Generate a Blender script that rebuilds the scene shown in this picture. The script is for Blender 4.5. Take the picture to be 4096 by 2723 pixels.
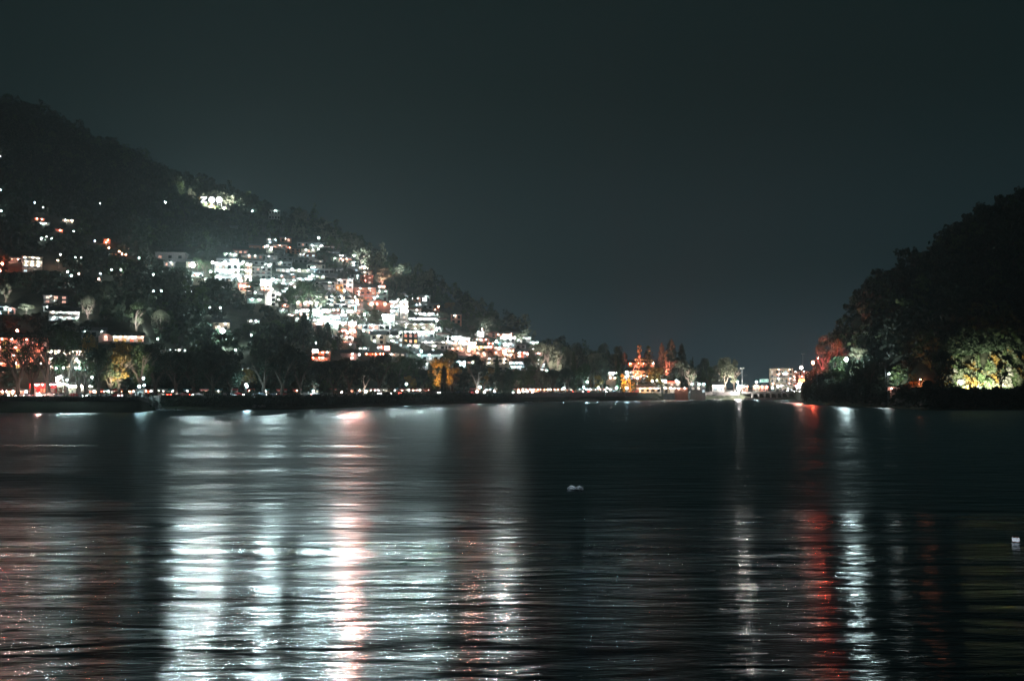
import bpy, math, random
import numpy as np
from mathutils import Vector, noise as mnoise

random.seed(7)
RNG = np.random.RandomState(11)
scene = bpy.context.scene
for o in list(bpy.data.objects):
    bpy.data.objects.remove(o)
C = scene.collection

# ------------------------------------------------------------------ camera
CAM_Z = 8.0
PITCH = math.radians(2.667)
FPX = 3982.0
cam_data = bpy.data.cameras.new('camera')
cam_data.lens = 35.0
cam_data.sensor_width = 36.0
cam_data.clip_start = 0.5
cam_data.clip_end = 8000.0
cam = bpy.data.objects.new('camera', cam_data)
C.objects.link(cam)
cam.location = (0, 0, CAM_Z)
cam.rotation_euler = (math.radians(90) + PITCH, 0, 0)
scene.camera = cam

# ------------------------------------------------------------------ night sky
world = bpy.data.worlds.new('World')
scene.world = world
world.use_nodes = True
wn, wl = world.node_tree.nodes, world.node_tree.links
wn.clear()
wout = wn.new('ShaderNodeOutputWorld')
wbg = wn.new('ShaderNodeBackground')
wtc = wn.new('ShaderNodeTexCoord')
wsep = wn.new('ShaderNodeSeparateXYZ')
wramp = wn.new('ShaderNodeValToRGB')
wl.new(wtc.outputs['Generated'], wsep.inputs[0])
wl.new(wsep.outputs['Z'], wramp.inputs['Fac'])
cr = wramp.color_ramp
cr.interpolation = 'EASE'
cr.elements[0].position = 0.0
cr.elements[0].color = (0.0240, 0.0405, 0.0500, 1)
cr.elements[1].position = 1.0
cr.elements[1].color = (0.0036, 0.0086, 0.0088, 1)
e = cr.elements.new(0.13); e.color = (0.0096, 0.0195, 0.0225, 1)
e = cr.elements.new(0.30); e.color = (0.0050, 0.0116, 0.0120, 1)
wbg.inputs['Strength'].default_value = 1.0
wl.new(wramp.outputs['Color'], wbg.inputs['Color'])
wl.new(wbg.outputs[0], wout.inputs['Surface'])

# added faint fill sun that shapes the trees; no moon shines here
sun_d = bpy.data.lights.new('moonlight', 'SUN')
sun_d.energy = 0.003
sun_d.angle = math.radians(3)
sun_d.color = (0.75, 0.9, 1.0)
sun = bpy.data.objects.new('moonlight', sun_d)
C.objects.link(sun)
sun.rotation_euler = (math.radians(48), 0, math.radians(-35))

# ------------------------------------------------------------------ render settings
scene.view_settings.view_transform = 'Standard'
scene.view_settings.look = 'None'
scene.view_settings.exposure = 0.0
scene.view_settings.gamma = 1.0
scene.view_settings.use_curve_mapping = False
scene.render.engine = 'CYCLES'
cy = scene.cycles
cy.use_denoising = True
cy.denoiser = 'OPENIMAGEDENOISE'
cy.max_bounces = 4
cy.diffuse_bounces = 2
cy.glossy_bounces = 2
cy.transmission_bounces = 2
cy.transparent_max_bounces = 6
cy.volume_bounces = 0
cy.sample_clamp_direct = 0.0
cy.sample_clamp_indirect = 6.0
cy.use_light_tree = True
cy.caustics_reflective = False
cy.caustics_refractive = False

# ------------------------------------------------------------------ photograph rays <-> place
CT, ST = math.cos(PITCH), math.sin(PITCH)
def slopes(px, py):
    v = 1361.5 - py
    yc = FPX * CT - v * ST
    return (px - 2048.0) / yc, (FPX * ST + v * CT) / yc
def at(px, py, Y):
    a, b = slopes(px, py)
    return Vector((a * Y, Y, CAM_Z + b * Y))

# shoreline and hills: distance tables over bearing u
U = [-3500, 0, 560, 620, 1000, 1300, 1450, 1700, 2000, 2300, 2500, 2700, 2850, 3192, 3215, 3300, 3428, 3560, 3700, 4096, 6500]
WY = [1658, 1650, 1650, 1641, 1640, 1635, 1628, 1618, 1611, 1604, 1603, 1599, 1596.5, 1597, 1615, 1621, 1626, 1630, 1640, 1640, 1655]
Y0T = [31888.0 / (w - 1547.0) for w in WY]
FU = [-3500, 0, 600, 1300, 1800, 2300, 2850, 3150, 3200, 3230, 3400, 3700, 4100, 6500]
FW = [45, 45, 40, 45, 45, 42, 60, 90, 40, 18, 20, 24, 26, 26]
RU = [-3500, -1200, 0, 165, 243, 347, 469, 573, 642, 747, 868, 972, 1077, 1181, 1268, 1372, 1476, 1563, 1667, 1754, 1875, 1962, 2084, 2188, 2300, 2420, 2600, 2760, 2860, 3190, 3225, 3300, 3370, 3430, 3486, 3600, 3704, 3794, 3879, 3959, 4096, 4600, 6500]
RY = [300, 250, 415, 470, 515, 570, 615, 672, 700, 735, 780, 822, 860, 900, 912, 955, 1028, 1080, 1125, 1168, 1238, 1280, 1318, 1410, 1455, 1475, 1488, 1520, 1551, 1551, 1520, 1440, 1370, 1262, 1190, 1120, 1082, 985, 930, 870, 820, 600, 300]
DU = [-3500, 0, 700, 1100, 1500, 1800, 2200, 2500, 2850, 3190, 3230, 3430, 4096, 6500]
DY = [1000, 1000, 920, 830, 745, 700, 680, 690, 760, 780, 500, 520, 600, 640]
BW = 9.0
def deck_z(u):
    return np.interp(u, [-3500, 3190, 3260, 6500], [4.5, 4.5, 5.6, 6.0])
def H(x, y):
    x = np.asarray(x, float); y = np.asarray(y, float)
    u = 2048 + 3986.0 * x / np.maximum(y, 1)
    y0 = np.interp(u, U, Y0T)
    yf = y0 + np.interp(u, FU, FW)
    y1 = np.interp(u, DU, DY)
    zr = CAM_Z + (1547.0 - np.interp(u, RU, RY)) / 3986.0 * y1
    zd = deck_z(u)
    s = np.clip((y - yf) / (y1 - yf), 0, 1)
    z = np.where(y < y0, np.maximum(-3.0, (y - y0) * 0.35), np.where(y < y0 + BW, zd * np.clip((y - y0) / BW, 0, 1) ** 0.8, zd))
    z = z + (zr - zd) * s
    z = np.where(y > y1, np.maximum(zr - (y - y1) * 0.45, np.minimum(zr, -1.0)), z)
    amp = 2.2 * np.minimum(s * 4, 1.0) * (1 - 0.6 * s)
    z = z + amp * (np.sin(x * 0.031 + 1.3) * np.sin(y * 0.045 + x * 0.01) + 0.5 * np.sin(x * 0.09 + y * 0.07))
    return z
def hz(x, y):
    return float(H(x, y))
def hit(px, py, ymin=0, ymax=1100):
    a, b = slopes(px, py)
    ys = np.arange(250.0, ymax, 1.0)
    zs = CAM_Z + b * ys
    hs = H(a * ys, ys)
    ok = np.nonzero((hs >= zs) & (ys >= ymin))[0]
    if len(ok) == 0:
        k = int(np.argmax(hs - zs))
    else:
        k = int(ok[0])
    return Vector((a * ys[k], ys[k], hs[k]))
def pxm(Y):
    return FPX / Y      # photo pixels per metre at depth Y

# ------------------------------------------------------------------ materials
def mat(name, col, rough=0.8, var=0.0, vscale=1.0, metal=0.0, bump=0.0, bscale=5.0, col2=None, emit=None, es=0.0, objvar=0.0, stretch=None, spec=None, lo=0.35, hi=0.65):
    m = bpy.data.materials.new(name)
    m.use_nodes = True
    nt = m.node_tree; n = nt.nodes; l = nt.links
    b = n['Principled BSDF']
    b.inputs['Base Color'].default_value = (*col, 1)
    b.inputs['Roughness'].default_value = rough
    b.inputs['Metallic'].default_value = metal
    if spec is not None:
        b.inputs['Specular IOR Level'].default_value = spec
    tc = None
    if var or col2 or bump:
        tc = n.new('ShaderNodeTexCoord')
        src = tc.outputs['Object']
        if stretch:
            mp = n.new('ShaderNodeMapping'); mp.inputs['Scale'].default_value = stretch
            l.new(src, mp.inputs[0]); src = mp.outputs[0]
    if var or col2:
        nz = n.new('ShaderNodeTexNoise'); nz.inputs['Scale'].default_value = vscale; nz.inputs['Detail'].default_value = 5
        l.new(src, nz.inputs['Vector'])
        r = n.new('ShaderNodeValToRGB')
        c2 = col2 or tuple(c * (1 - var) for c in col)
        r.color_ramp.elements[0].position = lo; r.color_ramp.elements[0].color = (*c2, 1)
        r.color_ramp.elements[1].position = hi; r.color_ramp.elements[1].color = (*col, 1)
        l.new(nz.outputs['Fac'], r.inputs[0]); l.new(r.outputs[0], b.inputs['Base Color'])
        last = r.outputs[0]
        if objvar:
            oi = n.new('ShaderNodeObjectInfo'); hsv = n.new('ShaderNodeHueSaturation')
            mr = n.new('ShaderNodeMapRange'); mr.inputs['To Min'].default_value = 1 - objvar; mr.inputs['To Max'].default_value = 1 + objvar
            l.new(oi.outputs['Random'], mr.inputs[0]); l.new(mr.outputs[0], hsv.inputs['Value'])
            l.new(last, hsv.inputs['Color']); l.new(hsv.outputs[0], b.inputs['Base Color'])
    if bump:
        nb = n.new('ShaderNodeTexNoise'); nb.inputs['Scale'].default_value = bscale; nb.inputs['Detail'].default_value = 4
        l.new(src, nb.inputs['Vector'])
        bp = n.new('ShaderNodeBump'); bp.inputs['Strength'].default_value = bump; bp.inputs['Distance'].default_value = 0.2
        l.new(nb.outputs['Fac'], bp.inputs['Height']); l.new(bp.outputs[0], b.inputs['Normal'])
    if emit:
        b.inputs['Emission Color'].default_value = (*emit, 1)
        b.inputs['Emission Strength'].default_value = es
    return m
def leafmat(name, c1, c2, tr=0.35):
    m = mat(name, c1, 0.65, col2=c2, vscale=0.9, objvar=0.25)
    n = m.node_tree.nodes; l = m.node_tree.links
    b = n['Principled BSDF']; out = n['Material Output']
    t = n.new('ShaderNodeBsdfTranslucent'); mx = n.new('ShaderNodeMixShader'); mx.inputs[0].default_value = tr
    src = b.inputs['Base Color'].links[0].from_socket
    l.new(src, t.inputs['Color']); l.new(b.outputs[0], mx.inputs[1]); l.new(t.outputs[0], mx.inputs[2]); l.new(mx.outputs[0], out.inputs['Surface'])
    return m
def emat(name, col, s):
    m = bpy.data.materials.new(name); m.use_nodes = True
    n = m.node_tree.nodes; n.clear()
    o = n.new('ShaderNodeOutputMaterial'); em = n.new('ShaderNodeEmission')
    em.inputs[0].default_value = (*col, 1); em.inputs[1].default_value = s
    m.node_tree.links.new(em.outputs[0], o.inputs[0])
    return m
M = {}
M['white'] = mat('painted_white', (0.72, 0.72, 0.70), 0.7, var=0.22, vscale=0.5, stretch=(1, 1, 0.3), objvar=0.06)
M['cream'] = mat('cream_render', (0.62, 0.54, 0.42), 0.8, var=0.25, vscale=0.5, stretch=(1, 1, 0.3), objvar=0.08)
M['pink'] = mat('terracotta_render', (0.60, 0.25, 0.17), 0.8, var=0.25, vscale=0.5, stretch=(1, 1, 0.3))
M['grey'] = mat('grey_render', (0.33, 0.34, 0.34), 0.85, var=0.3, vscale=0.6, stretch=(1, 1, 0.3), objvar=0.1)
M['brown'] = mat('dark_brown_render', (0.085, 0.075, 0.078), 0.8, var=0.2, vscale=0.5)
M['stone'] = mat('rubble_stone', (0.36, 0.33, 0.32), 0.9, col2=(0.16, 0.15, 0.16), vscale=2.2, bump=0.6, bscale=3)
M['yellow'] = mat('ochre_render', (0.6, 0.42, 0.12), 0.8, var=0.2, vscale=0.6)
M['green'] = mat('pale_green_render', (0.35, 0.48, 0.42), 0.8, var=0.2, vscale=0.6)
M['teal'] = mat('teal_paint', (0.05, 0.26, 0.27), 0.6, var=0.2, vscale=0.6)
M['red'] = mat('red_paint', (0.5, 0.03, 0.03), 0.5, var=0.15, vscale=1)
M['roof_dark'] = mat('dark_roof_sheet', (0.075, 0.085, 0.09), 0.55, var=0.4, vscale=0.7, stretch=(4, 0.4, 1), metal=0.2)
M['roof_grey'] = mat('grey_roof_sheet', (0.17, 0.19, 0.20), 0.5, var=0.4, vscale=0.7, stretch=(4, 0.4, 1), metal=0.3)
M['roof_red'] = mat('rust_red_roof', (0.24, 0.07, 0.05), 0.65, var=0.35, vscale=0.7, stretch=(4, 0.4, 1))
M['concrete'] = mat('concrete', (0.30, 0.30, 0.29), 0.9, var=0.3, vscale=0.5, bump=0.2, bscale=2)
M['metal'] = mat('galvanised_metal', (0.28, 0.29, 0.30), 0.45, var=0.2, vscale=1, metal=0.6)
M['darkmetal'] = mat('dark_metal', (0.04, 0.042, 0.045), 0.5, var=0.2, vscale=1, metal=0.4)
M['wood'] = mat('dark_wood', (0.10, 0.06, 0.035), 0.7, var=0.3, vscale=2, stretch=(1, 1, 6))
M['glass'] = mat('dark_window_glass', (0.02, 0.025, 0.03), 0.08, var=0.2, vscale=1, spec=0.8)
M['bark'] = mat('tree_bark', (0.13, 0.105, 0.085), 0.9, var=0.45, vscale=3, bump=0.5, bscale=6)
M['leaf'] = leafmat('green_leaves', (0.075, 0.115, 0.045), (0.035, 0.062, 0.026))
M['leaf_dark'] = leafmat('dark_needles', (0.035, 0.06, 0.032), (0.018, 0.034, 0.02), 0.15)  # dark foliage tone that also carries the unlit look of night trees
M['leaf_pale'] = leafmat('pale_grey_leaves', (0.19, 0.21, 0.15), (0.09, 0.11, 0.07))  # lamplight on trees put into a paler leaf colour
M['leaf_gold'] = leafmat('golden_leaves', (0.34, 0.19, 0.04), (0.15, 0.12, 0.035))  # partly golden foliage, partly warm lamplight put into the leaf colour
M['rock'] = mat('shore_rock', (0.30, 0.29, 0.28), 0.9, col2=(0.12, 0.12, 0.11), vscale=0.8, bump=0.8, bscale=2)
M['boat'] = mat('white_boat_paint', (0.75, 0.78, 0.78), 0.35, var=0.12, vscale=2)
M['tyre'] = mat('tyre_rubber', (0.02, 0.02, 0.02), 0.8, var=0.2)
M['cloth'] = mat('dark_clothes', (0.08, 0.085, 0.11), 0.9, col2=(0.03, 0.03, 0.035), vscale=1, objvar=0.6)
M['skin'] = mat('skin', (0.32, 0.19, 0.13), 0.6, var=0.1)
M['canvas'] = mat('white_canvas', (0.78, 0.77, 0.74), 0.8, var=0.1, vscale=0.5)
M['signgreen'] = mat('road_sign_green', (0.03, 0.22, 0.14), 0.4, var=0.1)
M['whiteline'] = mat('sign_white', (0.8, 0.8, 0.8), 0.4, var=0.05)
for i, c in enumerate([(0.55, 0.56, 0.57), (0.04, 0.045, 0.05), (0.35, 0.03, 0.03), (0.10, 0.13, 0.18), (0.62, 0.62, 0.60)]):
    M['car%d' % i] = mat('car_paint_' + ['silver', 'black', 'red', 'blue', 'white'][i], c, 0.25, var=0.08, spec=0.7)
COOL = (0.80, 1.0, 1.0)
COOLB = (0.60, 0.93, 1.0)
NEUT = (1.0, 0.90, 0.82)
WARM = (1.0, 0.44, 0.34)
ORNG = (1.0, 0.27, 0.13)
REDC = (1.0, 0.12, 0.06)
LS = 420.0
E = {'cool': emat('cool_lamp_glow', COOL, LS), 'blue': emat('blueish_lamp_glow', COOLB, LS), 'neut': emat('neutral_lamp_glow', NEUT, LS), 'warm': emat('warm_lamp_glow', WARM, LS),
     'orng': emat('orange_lamp_glow', ORNG, LS), 'red': emat('red_lamp_glow', REDC, LS)}
LSB = 460.0      # street lamp globes, oversized to stand in for overexposed glare
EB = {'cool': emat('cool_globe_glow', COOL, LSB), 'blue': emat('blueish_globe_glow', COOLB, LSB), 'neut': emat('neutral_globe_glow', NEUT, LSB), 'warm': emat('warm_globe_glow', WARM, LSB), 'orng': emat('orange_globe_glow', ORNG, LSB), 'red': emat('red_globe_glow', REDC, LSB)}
G = {'wcool': emat('window_lit_cool', (0.80, 0.97, 1.0), 1.5), 'wwarm': emat('window_lit_warm', (1.0, 0.52, 0.40), 1.4), 'wneut': emat('window_lit_neutral', (1.0, 0.84, 0.70), 1.3),
     'worng': emat('window_lit_orange', (1.0, 0.26, 0.14), 2.2), 'wyel': emat('window_lit_yellow', (1.0, 0.62, 0.20), 1.4), 'wdim': emat('window_lit_dim', (0.7, 0.72, 0.66), 0.35)}
SG = {'white': emat('sign_lit_white', (1.0, 0.97, 0.97), 9.0), 'red': emat('sign_lit_red', (1.0, 0.10, 0.06), 4.0), 'pink': emat('sign_lit_pink', (1.0, 0.55, 0.50), 8.0), 'teal': emat('sign_lit_teal', (0.5, 1.0, 1.0), 8.0), 'orange': emat('sign_lit_orange', (1.0, 0.42, 0.12), 6.0)}

# ------------------------------------------------------------------ mesh building
class MB:
    def __init__(s):
        s.v = []; s.f = []; s.m = []; s.mats = []
    def mi(s, m):
        if m not in s.mats: s.mats.append(m)
        return s.mats.index(m)
    def add(s, vs, fs, m):
        k = len(s.v); i = s.mi(m)
        s.v += [tuple(p) for p in vs]
        s.f += [tuple(a + k for a in f) for f in fs]; s.m += [i] * len(fs)
    def box(s, x0, x1, y0, y1, z0, z1, m):
        s.add([(x0, y0, z0), (x1, y0, z0), (x1, y1, z0), (x0, y1, z0), (x0, y0, z1), (x1, y0, z1), (x1, y1, z1), (x0, y1, z1)],
              [(0, 3, 2, 1), (4, 5, 6, 7), (0, 1, 5, 4), (1, 2, 6, 5), (2, 3, 7, 6), (3, 0, 4, 7)], m)
    def bar(s, p, q, r0, r1, m, n=6):
        p = Vector(p); q = Vector(q); d = (q - p).normalized()
        a = d.orthogonal().normalized(); b = d.cross(a)
        vs = []
        for c, r in ((p, r0), (q, r1)):
            for i in range(n):
                t = 2 * math.pi * i / n
                vs.append(c + (a * math.cos(t) + b * math.sin(t)) * r)
        fs = [(i, (i + 1) % n, n + (i + 1) % n, n + i) for i in range(n)]
        fs += [tuple(range(n - 1, -1, -1)), tuple(range(n, 2 * n))]
        s.add(vs, fs, m)
    def lathe(s, prof, m, n=12, c=(0, 0)):
        vs = []; fs = []
        for r, z in prof:
            for i in range(n):
                t = 2 * math.pi * i / n
                vs.append((c[0] + r * math.cos(t), c[1] + r * math.sin(t), z))
        for k in range(len(prof) - 1):
            for i in range(n):
                fs.append((k * n + i, k * n + (i + 1) % n, (k + 1) * n + (i + 1) % n, (k + 1) * n + i))
        fs.append(tuple(range(n - 1, -1, -1))); fs.append(tuple(range((len(prof) - 1) * n, len(prof) * n)))
        s.add(vs, fs, m)
    def mesh(s, name):
        me = bpy.data.meshes.new(name)
        me.from_pydata(s.v, [], s.f)
        for m in s.mats: me.materials.append(m)
        if len(s.mats) > 1:
            me.polygons.foreach_set('material_index', s.m)
        me.update()
        return me
def link(name, data, parent=None, loc=(0, 0, 0), rot=(0, 0, 0), scale=(1, 1, 1)):
    o = bpy.data.objects.new(name, data)
    C.objects.link(o)
    o.location = loc; o.rotation_euler = rot; o.scale = scale
    if parent: o.parent = parent
    return o
def thing(name, label, cat, loc=(0, 0, 0), rz=0.0, group=None, data=None, scale=(1, 1, 1)):
    o = link(name, data, None, loc, (0, 0, rz), scale)
    o['label'] = label; o['category'] = cat
    if group: o['group'] = group
    return o
def kind(o, k):
    o['kind'] = k; return o

# ------------------------------------------------------------------ water
def water_mat():
    m = bpy.data.materials.new('lake_water'); m.use_nodes = True
    n = m.node_tree.nodes; l = m.node_tree.links
    n.clear()
    out = n.new('ShaderNodeOutputMaterial')
    gl = n.new('ShaderNodeBsdfAnisotropic'); gl.distribution = 'BECKMANN'
    df = n.new('ShaderNodeBsdfDiffuse'); df.inputs['Color'].default_value = (0.004, 0.008, 0.009, 1)
    fr = n.new('ShaderNodeFresnel'); fr.inputs['IOR'].default_value = 1.333
    mx = n.new('ShaderNodeMixShader')
    l.new(fr.outputs[0], mx.inputs[0]); l.new(df.outputs[0], mx.inputs[1]); l.new(gl.outputs[0], mx.inputs[2]); l.new(mx.outputs[0], out.inputs['Surface'])
    tc = n.new('ShaderNodeTexCoord')
    def nz(sx, sy, rot, det, rough=0.5, dist=0.0):
        mp = n.new('ShaderNodeMapping'); mp.inputs['Scale'].default_value = (sx, sy, 1); mp.inputs['Rotation'].default_value = (0, 0, math.radians(rot))
        l.new(tc.outputs['Object'], mp.inputs[0])
        t = n.new('ShaderNodeTexNoise'); t.inputs['Scale'].default_value = 1.0; t.inputs['Detail'].default_value = det; t.inputs['Roughness'].default_value = rough; t.inputs['Distortion'].default_value = dist
        l.new(mp.outputs[0], t.inputs['Vector'])
        return t.outputs['Fac']
    def math_(op, a, b, c=None):
        q = n.new('ShaderNodeMath'); q.operation = op
        for i, v in enumerate((a, b, c)):
            if v is None: continue
            if isinstance(v, (int, float)): q.inputs[i].default_value = v
            else: l.new(v, q.inputs[i])
        return q.outputs[0]
    # three trains of low ripples, crests long across the view and slightly slanted
    h1 = nz(0.62, 2.3, -20, 3, 0.5, 0.6)
    h2 = nz(0.20, 0.70, -26, 1, 0.5, 0.5)
    h3 = nz(2.0, 7.0, -14, 1)
    h4 = nz(0.06, 0.22, -16, 2, 0.5, 0.6)
    hh = math_('MULTIPLY_ADD', h4, 4.0, math_('MULTIPLY_ADD', h2, 2.9, math_('MULTIPLY_ADD', h3, 0.22, h1)))
    bp = n.new('ShaderNodeBump'); bp.inputs['Strength'].default_value = 1.0; bp.inputs['Distance'].default_value = WAVE
    l.new(hh, bp.inputs['Height'])
    l.new(bp.outputs[0], gl.inputs['Normal']); l.new(bp.outputs[0], fr.inputs['Normal'])
    # wind lanes: the cat's paws between here and mid lake spread the reflections thin
    sp = n.new('ShaderNodeSeparateXYZ'); l.new(tc.outputs['Object'], sp.inputs[0])
    lane = nz(0.02, 0.07, 6, 3)
    yy = math_('MULTIPLY_ADD', math_('SUBTRACT', lane, 0.5), 26.0, sp.outputs['Y'])
    mr = n.new('ShaderNodeMapRange'); mr.inputs['From Min'].default_value = 0; mr.inputs['From Max'].default_value = 400
    l.new(yy, mr.inputs[0])
    rr = n.new('ShaderNodeValToRGB'); l.new(mr.outputs[0], rr.inputs[0])
    ce = rr.color_ramp.elements
    ce[0].position = LANES[0][0] / 400; ce[0].color = (LANES[0][1],) * 3 + (1,)
    ce[1].position = 1; ce[1].color = (LANES[-1][1],) * 3 + (1,)
    for p, v in LANES[1:-1]:
        q = ce.new(p / 400); q.color = (v, v, v, 1)
    st = nz(0.14, 1.0, -14, 5, 0.7, 0.8)
    m3 = n.new('ShaderNodeMapRange'); m3.inputs['From Min'].default_value = 0.3; m3.inputs['From Max'].default_value = 0.7; m3.inputs['To Min'].default_value = 0.72; m3.inputs['To Max'].default_value = 1.28
    l.new(st, m3.inputs[0])
    s2 = nz(0.016, 0.13, -8, 5, 0.8, 0.8)
    m4 = n.new('ShaderNodeMapRange'); m4.inputs['From Min'].default_value = 0.32; m4.inputs['From Max'].default_value = 0.68; m4.inputs['To Min'].default_value = 0.55; m4.inputs['To Max'].default_value = 1.36
    l.new(s2, m4.inputs[0])
    # the smooth slick a boat left behind it, about 135 m out
    slick = math_('ABSOLUTE', math_('SUBTRACT', math_('MULTIPLY_ADD', sp.outputs['X'], 0.05, sp.outputs['Y']), 134.0), 0)
    m5 = n.new('ShaderNodeMapRange'); m5.inputs['From Min'].default_value = 0.6; m5.inputs['From Max'].default_value = 3.2; m5.inputs['To Min'].default_value = 0.70; m5.inputs['To Max'].default_value = 1.0
    l.new(slick, m5.inputs[0])
    l.new(math_('MULTIPLY', math_('MULTIPLY', rr.outputs[0], m3.outputs[0]), math_('MULTIPLY', m4.outputs[0], m5.outputs[0])), gl.inputs['Roughness'])
    # ripples are longer across the view than along it
    gl.inputs['Anisotropy'].default_value = 0.55
    gl.inputs['Color'].default_value = (0.90, 0.98, 1.0, 1)
    tg = n.new('ShaderNodeCombineXYZ'); tg.inputs[0].default_value = 1.0; tg.inputs[1].default_value = 0.10
    l.new(tg.outputs[0], gl.inputs['Tangent'])
    return m
WAVE = 0.052
LANES = [(0, 0.235), (34, 0.235), (50, 0.265), (61, 0.42), (76, 0.56), (110, 0.62), (180, 0.56), (260, 0.48), (400, 0.44)]
mb = MB()
WM = water_mat()
mb.add([(-2600, -400, 0), (2600, -400, 0), (2600, 2600, 0), (-2600, 2600, 0)], [(0, 1, 2, 3)], WM)
kind(link('lake_water', mb.mesh('lake_water')), 'structure')

# ------------------------------------------------------------------ terrain
def build_terrain():
    us = np.concatenate([np.arange(-3400, 0, 100), np.arange(0, 4100, 16), np.arange(4100, 6400, 100)])
    rel = [-40, -12, -3, 0, 1.5, 3, 5, 7, 9, 10.5, 14, 20, 28]
    nr = 70
    V = []; ny = 0
    for u in us:
        y0 = np.interp(u, U, Y0T); yf = y0 + np.interp(u, FU, FW); y1 = np.interp(u, DU, DY)
        ys = [y0 + r for r in rel if y0 + r < yf - 1 or r < 12]
        ys = [y0 + r for r in rel[:10]] + list(np.linspace(y0 + 11, yf, 5)) + list(yf + (y1 - yf) * np.linspace(0.012, 1, nr)) + [y1 + d for d in (10, 30, 70, 150, 400, 1500)]
        ys = np.array(ys); xs = (u - 2048) / 3986.0 * ys
        zs = H(xs, ys)
        ny = len(ys)
        V.append(np.stack([xs, ys, zs], 1))
    V = np.concatenate(V)
    F = []
    for i in range(len(us) - 1):
        for j in range(ny - 1):
            a = i * ny + j
            F.append((a, a + ny, a + ny + 1, a + 1))
    me = bpy.data.meshes.new('hillside_ground')
    me.from_pydata(V.tolist(), [], F)
    me.polygons.foreach_set('use_smooth', [True] * len(F))
    g = mat('hillside_soil', (0.075, 0.085, 0.055), 0.95, col2=(0.035, 0.045, 0.028), vscale=0.12, bump=0.7, bscale=0.5)
    me.materials.append(g)
    kind(link('hillside_ground', me), 'structure')
build_terrain()

# ------------------------------------------------------------------ night haze in the valley
HAZE = 0.00018
mb = MB()
hm = bpy.data.materials.new('valley_haze'); hm.use_nodes = True
hn = hm.node_tree.nodes; hn.clear()
ho = hn.new('ShaderNodeOutputMaterial'); hv = hn.new('ShaderNodeVolumePrincipled')
hv.inputs['Color'].default_value = (0.72, 0.92, 0.96, 1); hv.inputs['Density'].default_value = HAZE; hv.inputs['Anisotropy'].default_value = 0.4
hm.node_tree.links.new(hv.outputs[0], ho.inputs['Volume'])
mb.box(-1400, 1400, -60, 1500, -4, 420, hm)
kind(link('haze', mb.mesh('haze')), 'stuff')

# ------------------------------------------------------------------ ordinal labels
ORD = ['first', 'second', 'third', 'fourth', 'fifth', 'sixth', 'seventh', 'eighth', 'ninth', 'tenth', 'eleventh', 'twelfth', 'thirteenth', 'fourteenth', 'fifteenth', 'sixteenth', 'seventeenth', 'eighteenth', 'nineteenth', 'twentieth']
def ordinal(i):
    if i < 20: return ORD[i]
    n = i + 1
    tens = {2: 'twenty', 3: 'thirty', 4: 'forty', 5: 'fifty', 6: 'sixty', 7: 'seventy', 8: 'eighty', 9: 'ninety'}
    if n % 10 == 0:
        return {20: 'twentieth', 30: 'thirtieth', 40: 'fortieth', 50: 'fiftieth', 60: 'sixtieth', 70: 'seventieth'}[n]
    return tens[n // 10] + '-' + ORD[n % 10 - 1]

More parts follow.
